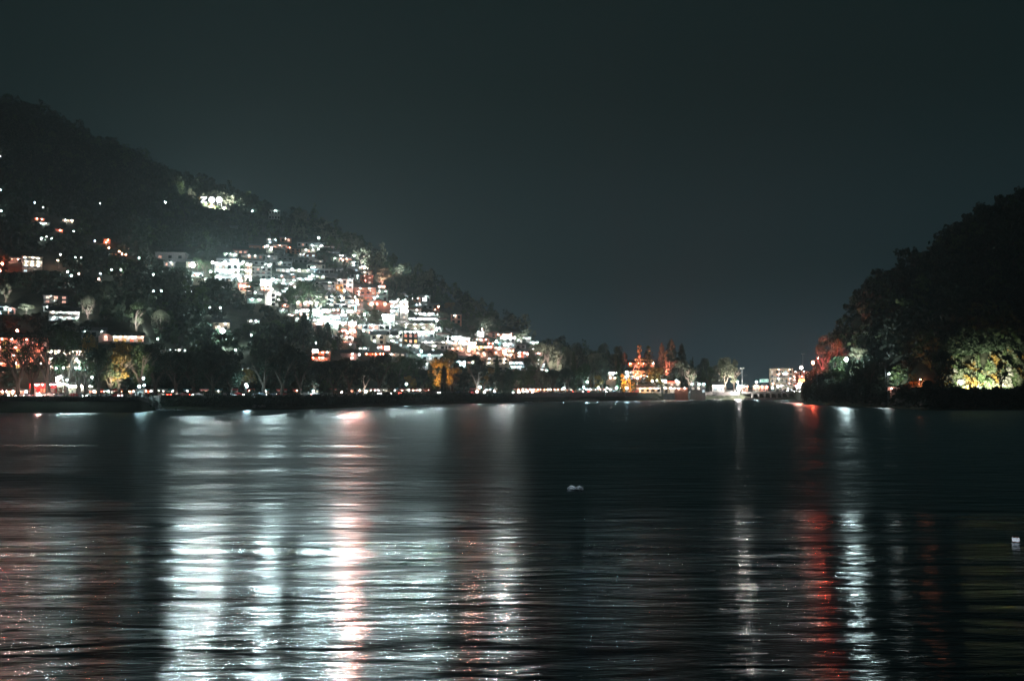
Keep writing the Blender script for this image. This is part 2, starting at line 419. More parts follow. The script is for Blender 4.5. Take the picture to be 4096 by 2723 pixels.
# ------------------------------------------------------------------ trees
def leaf_quads(centres, normals, sizes, rng):
    """numpy leaf clump quads: centres (n,3) -> verts (4n,3)"""
    n = len(centres)
    t = rng.normal(size=(n, 3)); t -= (t * normals).sum(1, keepdims=True) * normals
    t /= np.linalg.norm(t, axis=1, keepdims=True) + 1e-9
    b = np.cross(normals, t)
    s = sizes[:, None]
    v = np.stack([centres - t * s, centres - b * s * 0.7, centres + t * s, centres + b * s * 0.7], 1)
    return v.reshape(-1, 3)
def crown_points(kindname, n, rng):
    """unit tree: height 1, half-width about 0.5 (x,y), z 0..1"""
    P = []; N = []
    if kindname in ('broad', 'round', 'sparse'):
        nc = 16
        lo = {'broad': 0.32, 'round': 0.22, 'sparse': 0.36}[kindname]
        cs = []
        for i in range(nc):
            z = lo + (0.97 - lo) * rng.rand() ** 0.9
            k = (z - lo) / (1 - lo)
            rad = 0.40 * math.sqrt(max(0.05, 1 - (2 * k - 0.85) ** 2 * 0.75)) * rng.uniform(0.35, 1.0)
            a = rng.rand() * 6.283
            cs.append((rad * math.cos(a), rad * math.sin(a), min(z, 0.90), rng.uniform(0.10, 0.20)))
        for i in range(n):
            c = cs[rng.randint(nc)]
            d = rng.normal(size=3); d /= np.linalg.norm(d)
            r = c[3] * rng.uniform(0.65, 1.05)
            P.append((c[0] + d[0] * r, c[1] + d[1] * r, c[2] + d[2] * r * 0.62)); N.append(d + rng.normal(size=3) * 0.5)
    elif kindname == 'slim':
        for i in range(n):
            z = 0.08 + 0.92 * rng.rand()
            a = rng.rand() * 6.283
            r = 0.42 * (1 - z ** 2.4) ** 0.6 * (0.75 + 0.25 * math.sin(7 * a + z * 23)) * rng.uniform(0.6, 1.05)
            P.append((r * math.cos(a), r * math.sin(a), z)); N.append(np.array([math.cos(a), math.sin(a), 0.3]) + rng.normal(size=3) * 0.6)
    elif kindname == 'conifer':
        for i in range(n):
            tier = rng.randint(11)
            z0 = 0.14 + tier * 0.078
            R = 0.46 * (1 - (tier / 11.5)) ** 0.8 * (0.72 + 0.28 * math.sin(tier * 2.1))
            arm = rng.randint(7)
            a = arm * 0.8976 + tier * 1.3 + rng.normal() * 0.17
            r = R * rng.rand() ** 0.55
            z = z0 - r * 0.22 + rng.uniform(-0.012, 0.02)
            P.append((r * math.cos(a), r * math.sin(a), z)); N.append(np.array([0.2 * math.cos(a), 0.2 * math.sin(a), 1]) + rng.normal(size=3) * 0.45)
    elif kindname == 'willow':
        for i in range(n):
            a = rng.rand() * 6.283; s = int(a * 4)
            r = 0.44 * math.sqrt(rng.rand()) * (0.8 + 0.2 * math.sin(s * 5.1))
            top = 0.97 - 1.3 * r * r + 0.03 * math.sin(s * 3.3)
            z = top - rng.rand() ** 1.3 * (0.18 + 0.95 * r) * (0.7 + 0.3 * math.sin(s * 7.7))
            P.append((r * math.cos(a), r * math.sin(a), max(z, 0.12))); N.append(np.array([math.cos(a), math.sin(a), 0.1]) + rng.normal(size=3) * 0.4)
    elif kindname == 'bush':
        nc = 9
        cs = [(rng.uniform(-.32, .32), rng.uniform(-.3, .3), rng.uniform(.15, .72), rng.uniform(.14, .26)) for i in range(nc)]
        for i in range(n):
            c = cs[rng.randint(nc)]
            d = rng.normal(size=3); d /= np.linalg.norm(d)
            P.append((c[0] + d[0] * c[3], c[1] + d[1] * c[3], max(0.0, c[2] + d[2] * c[3]))); N.append(d + rng.normal(size=3) * 0.5)
    P = np.array(P); N = np.array(N); N /= np.linalg.norm(N, axis=1, keepdims=True) + 1e-9
    return P, N
def np_mesh(name, verts, m):
    n = len(verts) // 4
    me = bpy.data.meshes.new(name)
    me.vertices.add(4 * n); me.loops.add(4 * n); me.polygons.add(n)
    me.vertices.foreach_set('co', np.ascontiguousarray(verts, dtype=np.float32).ravel())
    me.loops.foreach_set('vertex_index', np.arange(4 * n, dtype=np.int32))
    me.polygons.foreach_set('loop_start', np.arange(0, 4 * n, 4, dtype=np.int32))
    me.polygons.foreach_set('loop_total', np.full(n, 4, dtype=np.int32))
    me.materials.append(m)
    me.update(calc_edges=True)
    return me
LEAFN = {'sparse': 1100, 'broad': 3200, 'round': 3200, 'slim': 2200, 'conifer': 2600, 'willow': 3000, 'bush': 900}
LEAFS = {'sparse': 0.018, 'broad': 0.020, 'round': 0.020, 'slim': 0.026, 'conifer': 0.024, 'willow': 0.015, 'bush': 0.045}
crown_cache = {}
def crown_mesh(kindname, var, matname):
    key = (kindname, var, matname)
    if key not in crown_cache:
        rng = np.random.RandomState(hash_of(kindname) + var * 17)
        P, N = crown_points(kindname, LEAFN[kindname], rng)
        sz = LEAFS[kindname] * rng.uniform(0.6, 1.5, len(P))
        # height is stretched by the object scale, keep the pieces leaf shaped
        crown_cache[key] = np_mesh('crown_' + kindname, leaf_quads(P, N, sz, rng), M[matname])
    return crown_cache[key]
def hash_of(s):
    return sum(ord(c) * (i + 3) for i, c in enumerate(s)) % 9973
trunk_cache = {}
def trunk_mesh(kindname, var):
    key = (kindname if kindname in ('slim', 'conifer') else ('bush' if kindname == 'bush' else 'broad'), var)
    if key not in trunk_cache:
        rr = random.Random(hash_of(key[0]) + var)
        mb = MB()
        if key[0] == 'bush':
            for i in range(5):
                a = rr.random() * 6.28
                mb.bar((0.02 * math.cos(a), 0.02 * math.sin(a), -0.1), (0.25 * math.cos(a), 0.25 * math.sin(a), 0.6), 0.03, 0.008, M['bark'], 5)
        elif key[0] in ('slim', 'conifer'):
            mb.bar((0, 0, -0.15), (0.01, 0, 0.55), 0.045, 0.028, M['bark'], 7)
            mb.bar((0.01, 0, 0.55), (0, 0.01, 0.97), 0.028, 0.006, M['bark'], 6)
            if key[0] == 'conifer':
                for t in range(9):
                    a = t * 2.4; z = 0.2 + t * 0.08; R = 0.36 * (1 - t / 11)
                    mb.bar((0, 0, z), (R * math.cos(a), R * math.sin(a), z - 0.03), 0.010, 0.004, M['bark'], 4)
        else:
            p = Vector((0, 0, -0.15)); q = Vector((rr.uniform(-.03, .03), rr.uniform(-.03, .03), 0.22))
            mb.bar(p, q, 0.050, 0.036, M['bark'], 8)
            for i in range(4):
                a = i * 1.57 + rr.uniform(-.4, .4)
                m1 = q + Vector((0.12 * math.cos(a), 0.12 * math.sin(a), rr.uniform(0.16, 0.26)))
                mb.bar(q - Vector((0, 0, 0.02)), m1, 0.030, 0.020, M['bark'], 6)
                for j in range(3):
                    a2 = a + rr.uniform(-.9, .9)
                    m2 = m1 + Vector((0.17 * math.cos(a2), 0.17 * math.sin(a2), rr.uniform(0.12, 0.3)))
                    mb.bar(m1, m2, 0.018, 0.006, M['bark'], 5)
                    m3 = m2 + Vector((0.1 * math.cos(a2 + 1), 0.1 * math.sin(a2 + 1), rr.uniform(0.02, 0.12)))
                    mb.bar(m1.lerp(m2, 0.6), m3, 0.009, 0.003, M['bark'], 4)
        trunk_cache[key] = mb.mesh('trunk')
    return trunk_cache[key]
TREES = []      # (px, object, descriptor, group)
def tree(kindname, px, base, top, wpx, matname='leaf', grp='lakeside', Y=None, ymin=0):
    p = hit(px, base, ymin) if Y is None else at(px, base, Y)
    if Y is not None: p.z = hz(p.x, p.y)
    s = pxm(p.y)
    zt = CAM_Z + slopes(px, top)[1] * p.y
    h = max(zt - p.z, 1.0); w = wpx / s
    var = random.randint(0, 2)
    nm = {'sparse': 'broadleaf_tree', 'broad': 'broadleaf_tree', 'round': 'broadleaf_tree', 'slim': 'cypress_tree', 'conifer': 'conifer_tree', 'willow': 'willow_tree', 'bush': 'bush'}[kindname]
    root = link(nm, None, None, p, (0, 0, random.random() * 6.28))
    tr = link('trunk', trunk_mesh(kindname, var), root, scale=(w if kindname in ('bush',) else (w + h) * 0.5, w if kindname in ('bush',) else (w + h) * 0.5, h))
    cw = link('crown', crown_mesh(kindname, var, matname), root, scale=(w * 1.04, w * 1.04, h))
    root['category'] = 'bush' if kindname == 'bush' else 'tree'
    TREES.append([px, root, (kindname, matname), grp])
    return root
KW = {'sparse': 'thin-leaved tall tree', 'broad': 'spreading tree', 'round': 'round tree', 'slim': 'slender cypress', 'conifer': 'tiered conifer', 'willow': 'drooping willow', 'bush': 'bush'}
MW = {'leaf': 'green', 'leaf_dark': 'dark', 'leaf_pale': 'pale grey', 'leaf_gold': 'golden'}
GW = {'lakeside': 'along the lakeside promenade', 'town': 'among the hillside houses', 'hall': 'round the lakeside hall', 'zoo': 'round the hilltop letters', 'left': 'round the villas on the dark left slope', 'right': 'on the right bank', 'bridge': 'beside the bridge end'}
def label_trees():
    cl = {}
    for t in TREES:
        cl.setdefault((t[2], t[3]), []).append(t)
    for (km, g), ts in cl.items():
        ts.sort(key=lambda t: t[0])
        for i, t in enumerate(ts):
            d = '%s %s' % (MW[km[1]], KW[km[0]])
            if len(ts) == 1: t[1]['label'] = 'the only %s %s' % (d, GW[g])
            else: t[1]['label'] = '%s %s from the left %s' % (ordinal(i), d, GW[g])
            t[1]['group'] = 'trees ' + GW[g]

# ------------------------------------------------------------------ lamps
def octa(E_, tag):
    mb = {}
    for k, m in E_.items():
        b = MB()
        b.add([(1, 0, 0), (-1, 0, 0), (0, 1, 0), (0, -1, 0), (0, 0, 1), (0, 0, -1)], [(0, 2, 4), (2, 1, 4), (1, 3, 4), (3, 0, 4), (2, 0, 5), (1, 2, 5), (3, 1, 5), (0, 3, 5)], m)
        mb[k] = b.mesh(tag + k)
    return mb
BULB = octa(E, 'lamp_bulb_')
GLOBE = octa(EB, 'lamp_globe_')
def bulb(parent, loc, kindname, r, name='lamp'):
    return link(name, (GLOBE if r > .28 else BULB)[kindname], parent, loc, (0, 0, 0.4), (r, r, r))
LAMPS = []
pole_cache = {}
def pole_mesh(h, style):
    k = (round(h, 0), style)
    if k not in pole_cache:
        b = MB(); h = max(1.5, k[0])
        b.bar((0, 0, -0.6), (0, 0, h - 0.25), 0.09, 0.055, M['metal'], 7)
        b.box(-.18, .18, -.18, .18, -.6, .25, M['concrete'])
        if style == 'arm':
            b.bar((0, 0, h - 0.4), (0, -1.1, h + 0.18), 0.045, 0.035, M['metal'], 6)
            a = MB(); a.box(-.16, .16, -1.55, -0.85, h + 0.14, h + 0.24, M['metal'])
        else:
            a = MB(); a.lathe([(0.10, h - 0.3), (0.16, h - 0.22), (0.16, h - 0.16)], M['metal'], 8)
        pole_cache[k] = (b.mesh('pole'), a.mesh('lamp_head'), h)
    return pole_cache[k]
KN = {'cool': 'cold white', 'blue': 'bluish white', 'neut': 'soft white', 'warm': 'warm pinkish', 'orng': 'orange', 'red': 'red'}
def lamp(px, py, kindname, r, h=5.0, style='arm', grp='town', label=None, Y=None):
    if Y is None:
        Y = hit(px, py + 25).y
        for _ in range(3):
            Y = hit(px, py + h * pxm(Y)).y
    p = at(px, py, Y)
    g = hz(p.x, p.y)
    hh = max(1.5, p.z - g)
    pm, hm_, h0 = pole_mesh(hh, style)
    root = link('street_lamp', None, None, (p.x, p.y, p.z - h0))
    root['category'] = 'street lamp'
    link('pole', pm, root); link('lamp_head', hm_, root)
    bulb(root, (0, -1.2 if style == 'arm' else 0, h0 - 0.02 - (r if style == 'arm' else 0) + (0.0 if style == 'arm' else r)), kindname, r, 'bulb')
    LAMPS.append([px, root, kindname, grp, label])
    return root
LW = {'town': 'in the hillside town', 'prom': 'along the lake promenade', 'villas': 'on the dark left slope', 'bridge': 'by the bridge', 'right': 'on the right bank road'}
def label_lamps():
    cl = {}
    for t in LAMPS:
        t[1]['group'] = 'lamps ' + LW[t[3]]
        if t[4]: t[1]['label'] = t[4]; continue
        cl.setdefault((t[2], t[3]), []).append(t)
    for (k, g), ts in cl.items():
        ts.sort(key=lambda t: t[0])
        for i, t in enumerate(ts):
            t[1]['label'] = ('%s %s street lamp from the left %s' % (ordinal(i), KN[k], LW[g])) if len(ts) > 1 else 'the one %s street lamp %s' % (KN[k], LW[g])

# ------------------------------------------------------------------ windows
for gk, gm in G.items():
    n = gm.node_tree.nodes; l = gm.node_tree.links
    em = [x for x in n if x.type == 'EMISSION'][0]; s0 = em.inputs[1].default_value
    oi = n.new('ShaderNodeObjectInfo'); tc = n.new('ShaderNodeTexCoord'); nz = n.new('ShaderNodeTexNoise'); nz.inputs['Scale'].default_value = 2.3; nz.inputs['Detail'].default_value = 2
    nz.noise_dimensions = '4D'
    l.new(tc.outputs['Object'], nz.inputs['Vector']); l.new(oi.outputs['Random'], nz.inputs['W'])
    a = n.new('ShaderNodeMapRange'); a.inputs['To Min'].default_value = 0.25 * s0; a.inputs['To Max'].default_value = 1.75 * s0
    b = n.new('ShaderNodeMapRange'); b.inputs['From Min'].default_value = 0.3; b.inputs['From Max'].default_value = 0.7; b.inputs['To Min'].default_value = 0.4; b.inputs['To Max'].default_value = 1.3
    mu = n.new('ShaderNodeMath'); mu.operation = 'MULTIPLY'
    l.new(oi.outputs['Random'], a.inputs[0]); l.new(nz.outputs['Fac'], b.inputs[0]); l.new(a.outputs[0], mu.inputs[0]); l.new(b.outputs[0], mu.inputs[1]); l.new(mu.outputs[0], em.inputs[1])
win_cache = {}
def window_mesh(w, h, frame, pane, style='case'):
    k = (round(w, 1), round(h, 1), frame, pane, style)
    if k not in win_cache:
        w, h = k[0], k[1]
        b = MB(); f = M[frame]; pm = G[pane] if pane in G else M['glass']
        t = 0.09
        # frame stands 6 cm proud of the wall, the pane sits back inside it
        b.box(-w / 2 - t, -w / 2, -.06, .03, -t, h + t, f); b.box(w / 2, w / 2 + t, -.06, .03, -t, h + t, f)
        b.box(-w / 2, w / 2, -.06, .03, h, h + t, f); b.box(-w / 2 - .05, w / 2 + .05, -.14, .03, -t - .05, 0, f)
        n = 2 if w < 1.5 else (3 if w < 2.4 else 4)
        for i in range(1, n):
            x = -w / 2 + w * i / n
            b.box(x - .035, x + .035, -.045, .02, 0, h, f)
        b.box(-w / 2, w / 2, -.045, .02, h * .66, h * .66 + .06, f)
        p = MB(); p.box(-w / 2, w / 2, -.015, -.004, 0, h, pm)
        if style == 'arch':
            vs = [(w / 2 * math.cos(a), -.05, h + t + w * .35 * math.sin(a)) for a in [math.pi * i / 8 for i in range(9)]]
            b.add(vs, [tuple(range(9))], f)
        win_cache[k] = (b.mesh('window_frame'), p.mesh('window_pane'))
    return win_cache[k]
def window(parent, x, z, y, w, h, frame, pane, style='case'):
    fm, pm = window_mesh(w, h, frame, pane, style)
    o = link('window', fm, parent, (x, y, z))
    link('pane', pm, o)
    return o
def pick_pane(lit, pal, rr):
    if rr.random() < lit: return rr.choice(pal)
    return 'dark'

# ------------------------------------------------------------------ houses
HRECT = []
PAL = {'c': ['wcool', 'wcool', 'wneut'], 'w': ['wwarm', 'wneut', 'wwarm'], 'm': ['wcool', 'wwarm', 'wneut', 'wdim'], 'o': ['worng', 'wwarm', 'wyel'], 'd': ['wdim', 'wwarm'], 'n': ['wneut', 'wneut', 'wcool']}
def house(label, x0, x1, base, top, wall='white', roof='flat', rmat='roof_dark', style='plain', lit=0.5, pal='m', lamps=0, lk='cool', lr=0.22, floors=None, yaw=0.0, depth=None,
          frame='darkmetal', name='house', cat='house', ymin=0, arch=False, nwin=None, ww=None, Y=None, rail=True, plinth=None, extra=None):
    rr = random.Random(int(x0 * 13 + base * 7))
    xc = (x0 + x1) / 2
    p = hit(xc, base, ymin)
    if Y: p = at(xc, base, Y)
    Yp = p.y; s = pxm(Yp)
    w = (x1 - x0) / s; htot = (base - top) / s
    zb = CAM_Z + slopes(xc, base)[1] * Yp
    HRECT.append((x0 - 2, x1 + 2, top, base - 2, Yp))
    root = link(name, None, None, (p.x, Yp, zb), (0, 0, -math.atan2(p.x, Yp) + yaw))
    root['label'] = label; root['category'] = cat; root['group'] = 'buildings of the lake town'
    d = depth or min(10.0, max(4.0, w * 0.6))
    rh = 0 if roof == 'flat' else min(htot * 0.3, w * 0.22 if roof in ('gablef', 'zigzag') else 2.4)
    h = htot - rh
    nf = floors or max(1, int(round(h / 3.0)))
    fh = h / nf
    wm = M[wall]
    b = MB()
    galley = style == 'gallery'
    rec = 1.5 if galley else 0.0
    pd = 6.0 if plinth is None else plinth
    b.box(-w / 2, w / 2, rec, d, -pd, h, wm)
    if galley:
        b.box(-w / 2, w / 2, 0, rec, -pd, -0.05, M['concrete'])
    link('walls', b.mesh('walls'), root)
    # cornice bands, one piece per floor
    if not galley:
        for i in range(1, nf):
            bb = MB(); bb.box(-w / 2 - .06, w / 2 + .06, -.10, 0.05, i * fh - .12, i * fh + .08, wm)
            link('string_course', bb.mesh('string_course'), root)
    # roof
    rm = M[rmat]
    bb = MB()
    if roof == 'flat':
        bb.box(-w / 2 - .4, w / 2 + .4, -.6, d + .3, h, h + .22, M['concrete'] if rmat == 'roof_dark' and wall != 'brown' else rm)
        link('roof', bb.mesh('roof'), root)
        if rail:
            rb = MB()
            rb.box(-w / 2, w / 2, -.35, -.30, h + 1.0, h + 1.06, M['metal'])
            nn = max(3, int(w / 1.4))
            for i in range(nn + 1):
                x = -w / 2 + w * i / nn
                rb.box(x - .04, x + .04, -.35, -.30, h + .2, h + 1.05, M['metal'])
            link('roof_railing', rb.mesh('roof_railing'), root)
        if rr.random() < .6 and w > 5:
            tb = MB(); tx = rr.uniform(-w * .3, w * .3)
            tb.lathe([(0.55, h + .25), (0.6, h + .4), (0.6, h + 1.3), (0.25, h + 1.55)], M['darkmetal'], 10, (tx, d * .5))
            link('water_tank', tb.mesh('water_tank'), root)
    elif roof == 'gable':       # ridge along the front
        o = .6
        bb.add([(-w / 2 - o, -o, h - .12), (w / 2 + o, -o, h - .12), (w / 2 + o, d / 2, h + rh), (-w / 2 - o, d / 2, h + rh), (w / 2 + o, d + o, h - .12), (-w / 2 - o, d + o, h - .12),
                (-w / 2 - o, -o, h), (w / 2 + o, -o, h), (w / 2 + o, d / 2, h + rh + .14), (-w / 2 - o, d / 2, h + rh + .14), (w / 2 + o, d + o, h), (-w / 2 - o, d + o, h)],
               [(0, 3, 2, 1), (3, 5, 4, 2), (6, 7, 8, 9), (9, 8, 10, 11), (0, 1, 7, 6), (4, 5, 11, 10), (0, 6, 9, 3), (3, 9, 11, 5), (1, 2, 8, 7), (2, 4, 10, 8)], rm)
        link('roof', bb.mesh('roof'), root)
        gb = MB()
        for sx in (-1, 1):
            X = sx * w / 2
            gb = MB()
            gb.add([(X, 0.02, h), (X, d, h), (X, d / 2, h + rh), (X - sx * .2, 0.02, h), (X - sx * .2, d, h), (X - sx * .2, d / 2, h + rh)], [(0, 1, 2), (3, 5, 4), (0, 3, 4, 1), (1, 4, 5, 2), (2, 5, 3, 0)], wm)
            link('gable_wall', gb.mesh('gable_wall'), root)
    elif roof == 'hip':
        o = .5; e_ = min(d / 2, w * .3)
        bb.add([(-w / 2 - o, -o, h), (w / 2 + o, -o, h), (w / 2 + o, d + o, h), (-w / 2 - o, d + o, h), (-w / 2 + e_, d / 2, h + rh), (w / 2 - e_, d / 2, h + rh),
                (-w / 2 - o, -o, h - .15), (w / 2 + o, -o, h - .15), (w / 2 + o, d + o, h - .15), (-w / 2 - o, d + o, h - .15)],
               [(0, 1, 5, 4), (1, 2, 5), (2, 3, 4, 5), (3, 0, 4), (6, 9, 8, 7), (0, 6, 7, 1), (1, 7, 8, 2), (2, 8, 9, 3), (3, 9, 6, 0)], rm)
        link('roof', bb.mesh('roof'), root)
    elif roof == 'gablef':      # gable end to the front
        o = .5
        bb.add([(-w / 2 - o, -o, h - .2), (0, -o, h + rh), (w / 2 + o, -o, h - .2), (-w / 2 - o, d + o, h - .2), (0, d + o, h + rh), (w / 2 + o, d + o, h - .2),
                (-w / 2 - o, -o, h - .05), (0, -o, h + rh + .16), (w / 2 + o, -o, h - .05), (-w / 2 - o, d + o, h - .05), (0, d + o, h + rh + .16), (w / 2 + o, d + o, h - .05)],
               [(0, 3, 4, 1), (1, 4, 5, 2), (6, 7, 10, 9), (7, 8, 11, 10), (0, 1, 7, 6), (1, 2, 8, 7), (3, 9, 10, 4), (4, 10, 11, 5), (0, 6, 9, 3), (2, 5, 11, 8)], rm)
        link('roof', bb.mesh('roof'), root)
        gb = MB()
        for ya, yb_ in ((rec, rec + .2), (d - .2, d)):
            gb = MB()
            gb.add([(-w / 2, ya, h), (w / 2, ya, h), (0, ya, h + rh), (-w / 2, yb_, h), (w / 2, yb_, h), (0, yb_, h + rh)], [(0, 1, 2), (3, 5, 4), (0, 3, 4, 1), (1, 4, 5, 2), (2, 5, 3, 0)], wm)
            link('gable_wall', gb.mesh('gable_wall'), root)
    elif roof == 'zigzag':
        o = .5
        bb.box(-w / 2 - o, w / 2 + o, -.5, d + .3, h, h + .2, rm)
        link('roof', bb.mesh('roof'), root)
        ng = max(3, int(round(w / 4.2)))
        for i in range(ng):
            g = MB(); a = -w / 2 + w * i / ng; c = a + w / ng; mx = (a + c) / 2
            g.add([(a, -.7, h + .2), (mx, -.7, h + rh), (c, -.7, h + .2), (a, 3, h + .2), (mx, 3, h + rh), (c, 3, h + .2)], [(0, 2, 1), (0, 1, 4, 3), (1, 2, 5, 4)], rm)
            link('dormer', g.mesh('dormer'), root)
            g = MB(); g.bar((a + .1, -.78, h + .2), (mx, -.78, h + rh + .05), .09, .09, M['white'], 4); g.bar((c - .1, -.78, h + .2), (mx, -.78, h + rh + .05), .09, .09, M['white'], 4)
            link('bargeboard', g.mesh('bargeboard'), root)
    # windows and galleries
    for i in range(nf):
        z0 = i * fh
        bay = 3.0 if ww is None else ww * 1.8
        n = nwin or max(1, int(w / bay))
        wh = min(1.6 if not galley else 2.0, fh * .55); wz = z0 + (fh - wh) * .5 if not galley else z0 + .12
        wwid = ww or min(1.5, w / n * .5)
        for k in range(n):
            x = -w / 2 + w * (k + .5) / n
            if style == 'blank': continue
            window(root, x, wz, rec, wwid, wh, frame, pick_pane(lit, PAL[pal], rr), 'arch' if arch and k % 2 else 'case')
        if galley:
            sb = MB(); sb.box(-w / 2 - .1, w / 2 + .1, -.15, rec, z0 + fh - .22, z0 + fh - .003, wm)
            link('balcony_slab', sb.mesh('balcony_slab'), root)
            nc = max(2, int(w / 3.2))
            for k in range(nc + 1):
                x = -w / 2 + .12 + (w - .24) * k / nc
                cb = MB(); cb.box(-.10, .10, -.10, .10, 0, fh - .22, wm)
                if ('col', wall, round(fh, 1)) not in win_cache: win_cache[('col', wall, round(fh, 1))] = cb.mesh('column')
                link('column', win_cache[('col', wall, round(fh, 1))], root, (x, 0, z0))
            rb = MB()
            rb.box(-w / 2, w / 2, -.04, .02, z0 + .92, z0 + .98, M['metal'])
            if i % 2 == 1 or nf == 1:
                rb.box(-w / 2, w / 2, -.02, .0, z0 + .08, z0 + .80, wm if rr.random() < .5 else M['metal'])
            else:
                for k in range(int(w / .5)):
                    rb.box(-w / 2 + k * .5, -w / 2 + k * .5 + .05, -.03, .01, z0 + .02, z0 + .92, M['metal'])
            link('railing', rb.mesh('railing'), root)
    # lamps under the eaves and ceilings
    if lamps:
        per = max(1, int(math.ceil(lamps / nf)))
        cnt = 0
        for i in range(nf - 1, -1, -1):
            for k in range(per):
                if cnt >= lamps: break
                x = -w / 2 + w * (k + .5 + rr.uniform(-.25, .25)) / per
                r = lr * rr.uniform(.5, .85)
                bulb(root, (x, (-.55 if not galley else .45), i * fh + fh - .35 - r), lk if rr.random() < .8 else rr.choice(['cool', 'neut']), r)
                cnt += 1
    if extra: extra(root, w, h, d, fh)
    return root
def sign(parent, x, y, z, w, h, m, back='darkmetal', name='sign'):
    b = MB(); b.box(x - w / 2 - .08, x + w / 2 + .08, y, y + .12, z - .08, z + h + .08, M[back])
    o = link(name, b.mesh(name), parent)
    b = MB(); b.box(x - w / 2, x + w / 2, y - .03, y - .005, z, z + h, SG[m])
    link('lit_face', b.mesh('lit_face'), o)
    return o
FONT = None
def text_mesh(txt, size, ext, m):
    cu = bpy.data.curves.new('txt', 'FONT'); cu.body = txt; cu.size = size; cu.extrude = ext; cu.align_x = 'CENTER'; cu.resolution_u = 3
    o = bpy.data.objects.new('txt', cu); C.objects.link(o)
    bpy.context.view_layer.update()
    me = bpy.data.meshes.new_from_object(o.evaluated_get(bpy.context.evaluated_depsgraph_get()))
    bpy.data.objects.remove(o); bpy.data.curves.remove(cu)
    me.materials.clear(); me.materials.append(m)
    return me

# ================================================================== THE TOWN ON THE HILL
hs = house
# --- top of the town
hs('long stone house with flat slab roof left of the big floodlight', 622, 738, 1045, 1010, 'stone', 'flat', style='plain', lit=.5, pal='w', floors=1, nwin=3, ww=1.8, rail=False, yaw=-.2)
hs('small stone outbuilding with a lit doorway under the long stone house', 656, 700, 1068, 1047, 'stone', 'flat', lit=1, pal='w', floors=1, nwin=2, ww=1.0, lamps=1, lr=.16, rail=False)
hs('small rosy cottage just behind the biggest floodlight', 745, 800, 1072, 1036, 'cream', 'gable', 'roof_grey', lit=.7, pal='w', floors=2, lamps=2, lk='warm', lr=.14)
hs('low bright shed right below the biggest floodlight', 768, 812, 1108, 1086, 'white', 'gable', 'roof_grey', lit=.8, pal='w', floors=1, lamps=2, lr=.2)
hs('pale corrugated hall standing above the dark round tree', 775, 835, 1143, 1112, 'cream', 'flat', style='blank', lamps=1, lk='neut', lr=.3, rail=False, floors=1)
hs('tall white hotel wing with a striped bright corner, left end of the lamp row', 858, 928, 1128, 1048, 'white', 'flat', style='gallery', lit=.6, pal='m', lamps=7, lr=.34, floors=3)
hs('white hotel wing glowing behind dark twigs in the lamp row', 930, 975, 1124, 1050, 'white', 'flat', style='gallery', lit=.7, pal='m', lamps=7, lr=.34, floors=3)
hs('rosy lit hotel wing at the right end of the lamp row', 978, 1008, 1128, 1052, 'cream', 'flat', style='gallery', lit=.8, pal='w', lamps=6, lr=.30, lk='neut', floors=3)
hs('small red-lit shop glowing under the hotel lamp row', 955, 1003, 1162, 1130, 'pink', 'gable', 'roof_red', lit=1, pal='w', lamps=4, lk='warm', lr=.42, floors=1)
hs('dark-eaved house with a strip of warm windows above the long bay hotel', 965, 1052, 1036, 1012, 'grey', 'gable', style='plain', lit=.55, pal='w', lamps=2, lk='neut', lr=.18, floors=1)
hs('low gabled house with three glowing holes in its front', 966, 1060, 1058, 1038, 'grey', 'gable', 'roof_grey', lit=.4, pal='w', floors=1)
hs('two-storey grey house with green-white doors', 1061, 1108, 1060, 1022, 'grey', 'flat', style='gallery', lit=.4, pal='c', lamps=1, lr=.12, floors=2)
hs('long three-storey hotel front with rows of dark square bays', 1000, 1086, 1112, 1066, 'white', 'flat', style='gallery', lit=.12, pal='d', lamps=1, lr=.2, floors=3)
hs('low canopy lit white on the roof of the bay hotel', 1038, 1088, 1064, 1053, 'white', 'flat', lit=.9, pal='c', lamps=3, lr=.2, floors=1, rail=False)
hs('dim gallery house high among the grey houses', 1109, 1172, 1044, 1026, 'grey', 'flat', style='gallery', lit=.1, pal='d', floors=1)
hs('dim long house under the big dark tree crown', 1176, 1232, 1052, 1030, 'grey', 'gable', lit=.1, pal='d', floors=1)
hs('grey terrace house with one bright doorway', 1108, 1168, 1066, 1046, 'grey', 'flat', style='gallery', lit=.3, pal='c', lamps=1, lr=.2, floors=1)
hs('pale house with two barred bright windows', 1105, 1160, 1090, 1068, 'white', 'gable', 'roof_grey', lit=.8, pal='w', nwin=3, floors=1)
hs('long veranda house with a row of warm doors and one fierce lamp', 1162, 1242, 1092, 1070, 'cream', 'gable', style='gallery', lit=.8, pal='w', lamps=3, lk='cool', lr=.26, floors=1)
hs('mossy roofed long house over the bright two-storey row', 1095, 1185, 1115, 1093, 'grey', 'gable', 'roof_dark', lit=.5, pal='m', lamps=1, lr=.16, floors=1)
hs('bright two-storey white row house with hanging washing', 1090, 1186, 1141, 1116, 'white', 'flat', style='gallery', lit=.8, pal='c', lamps=6, lr=.28, floors=2)
hs('dazzling white shopfront beside the small leafless tree', 1040, 1086, 1149, 1118, 'white', 'flat', lit=1, pal='c', lamps=6, lr=.40, floors=2, rail=False)
hs('red awning shop under the dazzling white shopfront', 1046, 1088, 1168, 1150, 'pink', 'flat', 'roof_red', lit=1, pal='w', lamps=4, lk='warm', lr=.28, floors=1, rail=False)
hs('boarded wall house behind the small dark tree', 990, 1052, 1180, 1160, 'grey', 'gable', 'roof_grey', style='blank', lamps=1, lr=.2, floors=1)
hs('house with a rounded bay window above three bluish bulbs', 1228, 1300, 1076, 1050, 'cream', 'hip', lit=.4, pal='n', nwin=5, floors=1)
